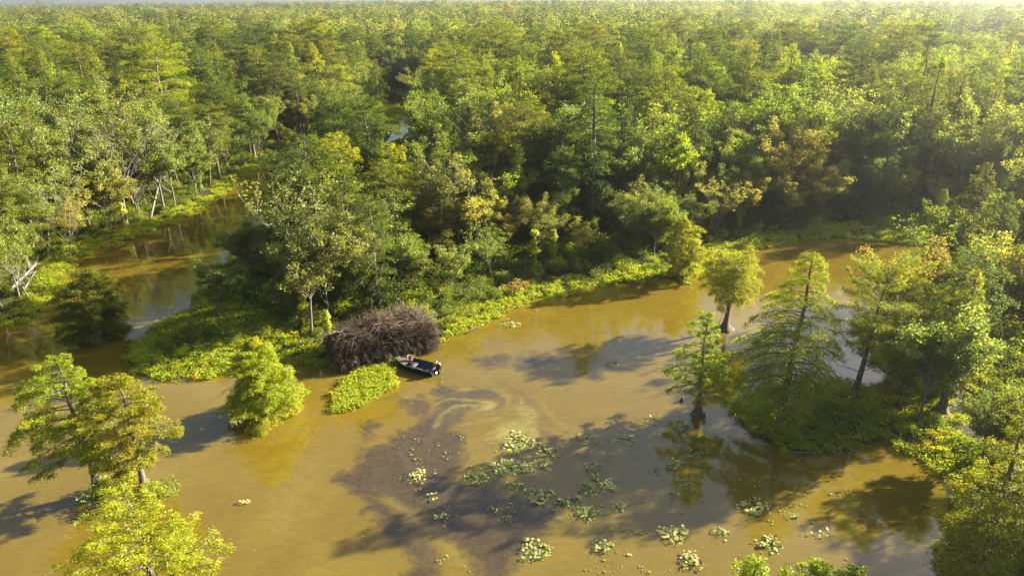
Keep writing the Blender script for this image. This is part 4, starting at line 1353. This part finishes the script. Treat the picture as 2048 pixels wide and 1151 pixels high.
# loose specks of pads
sx = r.uniform(800, 1700, 600); sy = r.uniform(870, 1150, 600)
kp = vnoise(sx, sy, 60) + r.random(600) * .6 > .45
pts = np.array([[P(a_, b_).x, P(a_, b_).y, .0] for a_, b_ in zip(sx[kp], sy[kp])])
pts = pts[land(pts[:, 0], pts[:, 1]) < -.5]
sm_ = lily_mesh('loose_pad', .25, .2, 3, 901, .16, .03)
n = len(pts)
lo = scatter('loose_lily_pads', pts, [(sm_, None)], np.zeros(n), r.uniform(.4, 1.1, n), r.random(n) * 6.28)
tag(lo, 'countless loose lily pads and leaf specks floating between the patches', 'floating pads')

# ------------------------------------------------------------------ cypress knees, logs, dead branches
def knee(px_, py_, h, lb):
    b_ = P(px_, py_)
    T = Tubes()
    T.flared([(0, 0, -.2), (0, 0, 0), (.02, 0, h * .4), (.05, 0, h * .8), (.06, 0, h)], [h * .55, h * .5, h * .3, h * .2, .02], 4, .2, 10)
    o = obj('cypress_knee', T.mesh('cypress_knee', [M_BARKF]), None, (b_.x, b_.y, 0))
    tag(o, lb, 'cypress knee')


knee(1363, 802, .45, 'small dark cypress knee left of the slender cypress stump')
knee(1408, 832, .35, 'dark cypress knee touching the foot of the slender cypress')
knee(1437, 660, .4, 'low dark knee at the swollen base of the umbrella-topped cypress')

# twiggy sprouts at the umbrella cypress foot
b_ = P(1440, 657)
T = Tubes(); r2 = np.random.default_rng(55)
for _ in range(22):
    a_ = r2.random() * 6.28; L_ = r2.uniform(.7, 2.0)
    T.tube([(0, 0, 0), (L_ * .3 * math.cos(a_), L_ * .3 * math.sin(a_), L_ * .5), (L_ * .55 * math.cos(a_), L_ * .55 * math.sin(a_), L_)], [.02, .014, .006], 3)
tag(obj('dead_shrub', T.mesh('dead_shrub', [M_BARKW]), None, (b_.x - .5, b_.y, .0)), 'leafless grey twigs beside the swollen base of the umbrella-topped cypress', 'shrub')


def fallen(px0, py0, px1, py1, z0, z1, rad, lb, seed, nbr=5):
    a_ = np.array(P(px0, py0)); b2 = np.array(P(px1, py1))
    a_[2] += z0; b2[2] += z1
    o_loc = a_.copy(); L_ = b2 - a_
    rr2 = np.random.default_rng(seed)
    t = thing('fallen_trunk', lb, 'fallen tree', tuple(o_loc))
    T = Tubes()
    T.tube([np.zeros(3), L_ * .35 + [0, 0, .15], L_ * .7 + [0, 0, .1], L_], [rad, rad * .85, rad * .6, rad * .3], 7, cap=True)
    obj('trunk', T.mesh('fallen_trunk', [M_BARKW]), t)
    for i in range(nbr):
        T = Tubes(); q = L_ * rr2.uniform(.25, .95)
        d = L_ / np.linalg.norm(L_) * rr2.uniform(.2, .9) + rr2.normal(0, .5, 3) + [0, 0, .5]
        l2 = np.linalg.norm(L_) * rr2.uniform(.2, .45)
        T.tube([q, q + d * l2 * .5, q + d * l2 + [0, 0, -.1]], [rad * .35, rad * .22, rad * .06], 5)
        for _ in range(3):
            q2 = q + d * l2 * rr2.uniform(.3, .9); d2 = d + rr2.normal(0, .6, 3)
            T.tube([q2, q2 + d2 * l2 * .3], [rad * .12, rad * .03], 3)
        obj('branch', T.mesh('fallen_branch', [M_BARKW]), t)


fallen(10, 598, 84, 562, .3, 2.4, .24, 'pale fallen trunk propped on the left bank above the channel', 1)
fallen(40, 600, 78, 566, .2, 1.6, .14, 'thinner bleached branch crossing below the pale fallen trunk', 2, 3)
fallen(0, 642, 60, 622, .1, .5, .10, 'low bleached limb lying in plants at the left edge', 3, 6)
fallen(300, 446, 338, 400, .2, 5.5, .20, 'slanting dead trunk on the left bank below the bare crowns', 4, 4)
fallen(1920, 505, 1900, 470, .1, 2.6, .12, 'dead limb sticking up from water by the right shore', 5, 2)
for k, (a0, b0, a1, b1, lb) in enumerate([
        (930, 668, 968, 652, 'short grey stick of driftwood at the shore right of the brush blind'), (1120, 596, 1168, 584, 'long grey stick of driftwood on the middle shore below the vine snags'),
        (1260, 574, 1282, 566, 'small driftwood stick near the columnar cypress shore'), (330, 760, 372, 764, 'driftwood branch off the dark tip of the peninsula'),
        (1585, 905, 1640, 915, 'thin driftwood branch in the water below the right islet'), (225, 500, 262, 490, 'driftwood limb on the sunlit left bank'),
        (1690, 900, 1722, 912, 'short driftwood stub below the thin-crowned cypress')]):
    fallen(a0, b0, a1, b1, .02, .25, .06, lb, 30 + k, 2)
# dead pale trees in the left bank near the edge
for k, (px_, py_, ty_, lb) in enumerate([(66, 606, 505, 'pale bare snag behind the fallen trunk on the left bank'), (280, 440, 350, 'whitish bare snag among shrubs on the left bank')]):
    b_ = P(px_, py_); H = height_at(px_, py_, ty_)
    ms = hardwood('snag_%d' % k, H, 2.4, fork=.4, seed=950 + k, n1=5, n2=3, n3=3, sparse=1.0, barkmat=M_BARKW)
    plant_tree('bare_tree', lb, 'bare tree', (ms[0], None), (b_.x, b_.y, 0))

# ------------------------------------------------------------------ brush blind
M_BRUSH = noise_mat('dead_brush', (0.032, 0.022, 0.014), (0.15, 0.105, 0.070), 1.7, detail=2)
M_BRUSHP = noise_mat('bleached_sticks', (0.09, 0.064, 0.044), (0.26, 0.19, 0.135), 1.2, detail=2)
M_WOODD = noise_mat('dark_weathered_boards', (0.02, 0.016, 0.012), (0.06, 0.048, 0.036), 3.0, stretch=(1, 1, 6))
A_ = P(684, 742); B_ = P(880, 694)
bl = (B_ - A_) * .95
blen = bl.length; brz = math.atan2(bl.y, bl.x)
DEP, HT = 4.0, 3.0
blind = thing('brush_blind', 'brown hunting blind heaped with dead branches at the water edge behind the boat', 'hunting blind', (A_.x, A_.y, 0), brz)
T = Tubes()
T.box((blen / 2, DEP / 2 + .5, .38), (blen - 1.2, DEP - 1.0, .1))
fl = obj('floor', T.mesh('blind_floor', [M_WOODD], smooth=False), blind)
T = Tubes()
T.box((blen / 2, DEP - .1, 1.45), (blen - 1.0, .08, 2.1))
obj('back_wall', T.mesh('blind_back_wall', [M_WOODD], smooth=False), blind)
me_post = None
for i in range(8):
    for yy in (.45, DEP - .25):
        T = Tubes(); T.tube([(0, 0, -1.0), (0, 0, 2.35)], [.07, .07], 6, cap=True)
        me_post = me_post or T.mesh('blind_post', [M_WOODD])
        obj('post', me_post, blind, (.6 + i * (blen - 1.2) / 7, yy, 0))
T = Tubes()
T.box((blen / 2, DEP / 2 + .35, 2.42), (blen - .5, DEP - .5, .07))
roofb = obj('roof_board', T.mesh('blind_roof', [M_WOODD], smooth=False), blind)


def bundle(name, n, L, spread, seed, hang, mat, th=.022):
    r_ = np.random.default_rng(seed); T = Tubes()
    for _ in range(n):
        p0 = r_.normal(0, .12, 3); a_ = r_.random() * 6.28
        l_ = L * r_.uniform(.5, 1.1)
        d = np.array([math.cos(a_) * spread, math.sin(a_) * spread, hang]) + r_.normal(0, .15, 3)
        d /= np.linalg.norm(d)
        p1_ = p0 + d * l_ * .5; d2 = d + np.array([0, 0, -.35]) + r_.normal(0, .22, 3)
        p2_ = p1_ + d2 * l_ * .5
        T.tube([p0, p1_, p2_], [th, th * .75, th * .3], 3)
        for _k in range(2):
            q = p0 + (p1_ - p0) * r_.random() if r_.random() < .4 else p1_ + (p2_ - p1_) * r_.random()
            T.tube([q, q + (d2 + r_.normal(0, .6, 3)) * l_ * .22], [th * .5, th * .2], 3)
    return T.mesh(name, [mat], smooth=False)


HB = [bundle('brush_bundle_%d' % i, 46, 1.25, .55, 40 + i, -1.0, M_BRUSH) for i in range(4)]     # hanging
RB = [bundle('roof_brush_%d' % i, 30, 1.9, 1.0, 50 + i, .10, M_BRUSHP if i == 0 else M_BRUSH, .024) for i in range(4)]     # lying on the roof
rq = np.random.default_rng(61)
for row, (zt, yo, cnt) in enumerate([(1.25, .05, 24), (.85, -.35, 22), (2.45, .2, 17)]):
    for i in range(cnt):
        x = (i + .5) * blen / cnt + rq.normal(0, .12)
        if row == 2 and .30 < i / cnt < .8 and i % 2:
            continue
        o = obj('brush_bundle', HB[rq.integers(0, 4)], blind, (x, yo + rq.normal(0, .12), zt + rq.normal(0, .1)), rq.random() * 6.28, rq.uniform(.55, 1.25) * (.62 if row == 2 else 1))
for side_x in (0.0, blen):
    for j in range(7):
        for zt in (1.3, 2.3):
            o = obj('brush_bundle', HB[rq.integers(0, 4)], blind, (side_x + rq.normal(0, .15), .3 + j * .62, zt + rq.normal(0, .1)), rq.random() * 6.28, rq.uniform(.8, 1.1))
LOGB = bundle('roof_poles', 5, 3.2, 1.0, 58, .05, M_BRUSHP, .05)
for i in range(16):
    o = obj('brush_bundle', LOGB, blind, (rq.uniform(.6, blen - .6), rq.uniform(.3, DEP), 2.75 + rq.uniform(0, .6)), 0, rq.uniform(.6, 1.0))
    o.rotation_euler = (rq.normal(0, .3), rq.normal(0, .3), rq.random() * 6.28)
for i in range(78):
    x = rq.uniform(.1, blen - .1); y = rq.uniform(.0, DEP)
    zc_ = 2.5 + (.75 + .25 * math.sin(x * 1.7)) * math.sin(math.pi * min(max(x / blen, 0), 1)) ** .6 * (1 - abs(y - DEP * .55) / DEP)
    o = obj('brush_bundle', RB[rq.integers(0, 4)], blind, (x, y, zc_ + rq.normal(0, .08)), rq.random() * 6.28, rq.uniform(.7, 1.1))
    o.rotation_euler = (rq.normal(0, .2), rq.normal(0, .2), rq.random() * 6.28)
UPB = bundle('upright_brush', 70, 2.6, .42, 71, 1.1, M_BRUSHP, .02)
obj('upright_brush', UPB, blind, (blen - 1.9, DEP - .4, 2.2), 0, 1.0)
obj('upright_brush', UPB, blind, (blen - 3.0, DEP - .1, 2.1), 2.0, .75)

# ------------------------------------------------------------------ boat
def plain(name, col, rough=.5, metal=0.0, c2=None, scale=6):
    m_ = noise_mat(name, col, c2 or tuple(min(1, v * 1.35) for v in col), scale, rough, spec=.5)
    m_.node_tree.nodes['Principled BSDF'].inputs['Metallic'].default_value = metal
    return m_


M_HULL = plain('dark_hull_paint', (0.010, 0.012, 0.020), .3)
M_IN = plain('boat_interior', (0.020, 0.022, 0.035), .7)
M_DECK = plain('pale_deck', (0.07, 0.065, 0.05), .7, c2=(0.14, 0.125, 0.10))
M_TRIM = plain('bare_aluminium', (0.11, 0.105, 0.10), .4, .3)
M_SEAT = plain('tan_vinyl', (0.26, 0.17, 0.13), .55, c2=(0.38, 0.28, 0.22))
M_SEATD = plain('maroon_vinyl', (0.06, 0.018, 0.02), .6)
M_MOTOR = plain('black_motor_plastic', (0.012, 0.012, 0.013), .25)
M_MOTW = plain('white_motor_trim', (0.18, 0.165, 0.155), .4)
M_BLUE = plain('faded_blue_cloth', (0.24, 0.27, 0.40), .8, c2=(0.42, 0.45, 0.56))

bow = P(797, 727); stern = P(872, 746)
ax = stern - bow
BL = 4.4
bmid = bow + ax.normalized() * (BL / 2)
boat_rz = math.atan2(-ax.y, -ax.x)       # local +X points to the bow
boat = thing('motor_boat', 'dark flat-bottomed motor boat with pale bow deck moored beside the brush blind', 'boat', (bmid.x, bmid.y, 0), boat_rz)
# hull loft: sections along x from stern (-BL/2) to bow (+BL/2)
st = np.linspace(0, 1, 15)


def hull_w(t):
    return .92 * (1 - np.clip((t - .55) / .45, 0, 1) ** 2.0 * .62)


def hull_sec(t, inset=0.0, floor=None):
    wb = hull_w(t) - inset
    wl = wb * .80
    sheer = .50 + .16 * t ** 3
    keel = -.16 + .34 * max(0, (t - .72) / .28) ** 1.6
    if floor is not None:
        keel = max(floor, keel + inset)
    return [(-wb, sheer), (-wl, keel + .05), (-wl * .6, keel), (0, keel - (.02 if floor is None else 0)), (wl * .6, keel), (wl, keel + .05), (wb, sheer)]


def loft(name, secs, xs_, mat, close_ends=True):
    v = np.array([[x, a_, b2] for x, sec in zip(xs_, secs) for a_, b2 in sec])
    k = len(secs[0]); n_ = len(secs)
    i = np.arange(n_ - 1)[:, None] * k + np.arange(k - 1)[None, :]
    f = [np.stack([i, i + k, i + k + 1, i + 1], -1).reshape(-1, 4)]
    if close_ends:
        f.append(np.array([list(range(k))[::-1]])); f.append(np.array([list(range((n_ - 1) * k, n_ * k))]))
    return make_mesh(name, v, f, [mat])


hx = -BL / 2 + st * BL
obj('hull', loft('boat_hull', [hull_sec(t) for t in st], hx, M_HULL), boat)
obj('interior', loft('boat_interior', [hull_sec(t, .05, .02) for t in st[:-1]], hx[:-1] + .04, M_IN), boat)
T = Tubes()
for sg in (-1, 1):
    T.tube([(x, sg * (hull_w(t) - .02), .51 + .16 * t ** 3) for x, t in zip(hx, st)], .032, 6, cap=True)
T.tube([(hx[-1], -hull_w(1) + .02, .67), (hx[-1], hull_w(1) - .02, .67)], .035, 6, cap=True)
obj('gunwale', T.mesh('boat_gunwale', [M_TRIM]), boat)
# bow deck
dt = np.linspace(.70, .985, 6)
dv = []
for t in dt:
    w2 = hull_w(t) - .07
    for yy in (-w2, 0, w2):
        dv.append((-BL / 2 + t * BL, yy, .48 + .14 * t ** 3))
dv = np.array(dv); dv2 = dv - [0, 0, .05]
i = np.arange(5)[:, None] * 3 + np.arange(2)[None, :]
ftop = np.stack([i, i + 3, i + 4, i + 1], -1).reshape(-1, 4)
obj('bow_deck', make_mesh('boat_bow_deck', dv, [ftop[:, ::-1]], [M_DECK]), boat)
T = Tubes(); T.box((-BL / 2 + .62 * BL, 0, .18), (.75, 1.45, .3)); obj('step_deck', T.mesh('boat_step', [M_IN], smooth=False), boat)
T = Tubes(); T.box((-BL / 2 + .32, 0, .34), (.55, 1.5, .12)); obj('stern_deck', T.mesh('boat_stern_deck', [M_DECK], smooth=False), boat)


def seat(x, y, rz, m_c, m_b, z=.34):
    s_ = obj('seat', None, boat, (x, y, z), rz)
    T = Tubes(); T.tube([(0, 0, -.3), (0, 0, .12)], [.05, .05], 8, cap=True)
    obj('pedestal', T.mesh('seat_pedestal', [M_TRIM]), s_)
    T = Tubes(); a_ = np.linspace(0, 6.283, 17)[:-1]
    T.tube([(0, 0, .12), (0, 0, .15), (0, 0, .22), (0, 0, .25)], [.20, .26, .26, .20], 14, cap=True)
    obj('cushion', T.mesh('seat_cushion', [m_c]), s_)
    # curved backrest shell
    vv, k = [], 13
    for j, (zz_, rr2, thk) in enumerate([(.22, .27, 0), (.40, .30, 0), (.58, .30, 0), (.66, .27, 0), (.66, .21, 0), (.58, .23, 0), (.40, .23, 0), (.22, .20, 0)]):
        for q in range(k):
            an = math.pi + (q - 6) * .26
            vv.append((rr2 * math.cos(an), rr2 * math.sin(an), zz_ - .10 * (abs(q - 6) / 6) ** 2 * (j in (2, 3, 4, 5))))
    i = (np.arange(8)[:, None] * k + np.arange(k - 1)[None, :]); i2 = ((np.arange(8)[:, None] + 1) % 8) * k + np.arange(k - 1)[None, :]
    f = np.stack([i, i2, i2 + 1, i + 1], -1).reshape(-1, 4)
    e1 = np.array([[j * k for j in range(8)], [j * k + k - 1 for j in range(7, -1, -1)]])
    obj('backrest', make_mesh('seat_backrest', np.array(vv), [f, e1], [m_b], smooth=True), s_)
    return s_


seat(.95, -.25, math.pi * .9, M_SEATD, M_SEAT, .42)
seat(-1.75, -.35, 0.3, M_SEATD, M_SEAT, .42)
# outboard motor
mo = obj('outboard_motor', None, boat, (-BL / 2 - .22, 0, .28), 0)
T = Tubes()
T.tube([(0, 0, .28), (-.02, 0, .36), (-.04, 0, .62), (-.05, 0, .80), (-.05, 0, .88)], [.18, .27, .29, .25, .12], 12, cap=True)
obj('cowling', T.mesh('motor_cowling', [M_MOTOR]), mo)
T = Tubes(); T.tube([(-.05, 0, .83), (-.05, 0, .90), (-.05, 0, .91)], [.215, .17, .02], 12, cap=True)
obj('cowling_top', T.mesh('motor_cowling_top', [M_MOTW]), mo)
T = Tubes(); T.box((-.02, 0, -.15), (.20, .10, .9)); T.box((.12, 0, .2), (.18, .34, .3)); T.box((-.06, 0, -.62), (.5, .04, .04))
obj('leg', T.mesh('motor_leg', [M_MOTOR], smooth=False), mo)
# small bundle on the floor, lumpy
b3 = bpy.data.meshes.new('bundle')
import bmesh
bm = bmesh.new(); bmesh.ops.create_icosphere(bm, subdivisions=3, radius=.2)
for v in bm.verts:
    n_ = mnoise.noise(v.co * 6)
    v.co = Vector((v.co.x * 1.3, v.co.y, v.co.z * .65)) * (1 + .35 * n_)
bm.to_mesh(b3); bm.free(); b3.materials.append(M_BLUE)
bw = Matrix.Translation((bmid.x, bmid.y, 0)) @ Matrix.Rotation(boat_rz, 4, 'Z') @ Vector((-1.35, .30, .19))
tag(obj('cloth_bundle', b3, None, tuple(bw), .5), 'crumpled pale blue bundle on the boat floor near the stern', 'bundle')
# pole lying along the near gunwale
T = Tubes(); T.tube([(-.9, 0, 0), (.9, 0, .03)], [.03, .02], 6, cap=True)
bw = Matrix.Translation((bmid.x, bmid.y, 0)) @ Matrix.Rotation(boat_rz, 4, 'Z') @ Vector((-.3, .84, .575))
tag(obj('pole', T.mesh('pole', [M_MOTW]), None, tuple(bw), boat_rz), 'thin white pole lying along the near side of the boat', 'pole')

# ------------------------------------------------------------------ haze: one closed box of even air
m, N, Lk = new_mat('haze_air')
pv = N.new('ShaderNodeVolumePrincipled')
pv.inputs['Color'].default_value = (0.88, 0.94, 1.0, 1)
pv.inputs['Density'].default_value = HAZE_DENSITY
pv.inputs['Anisotropy'].default_value = HAZE_ANISO
o_ = N.new('ShaderNodeOutputMaterial'); Lk.new(pv.outputs[0], o_.inputs['Volume'])
T = Tubes()
zb, zt_ = -20.0, 52.0
T.box((0, 0, (zb + zt_) / 2), (17400, 17400, zt_ - zb))
hz_ = obj('haze', T.mesh('haze', [m], smooth=False))
hz_['kind'] = 'stuff'
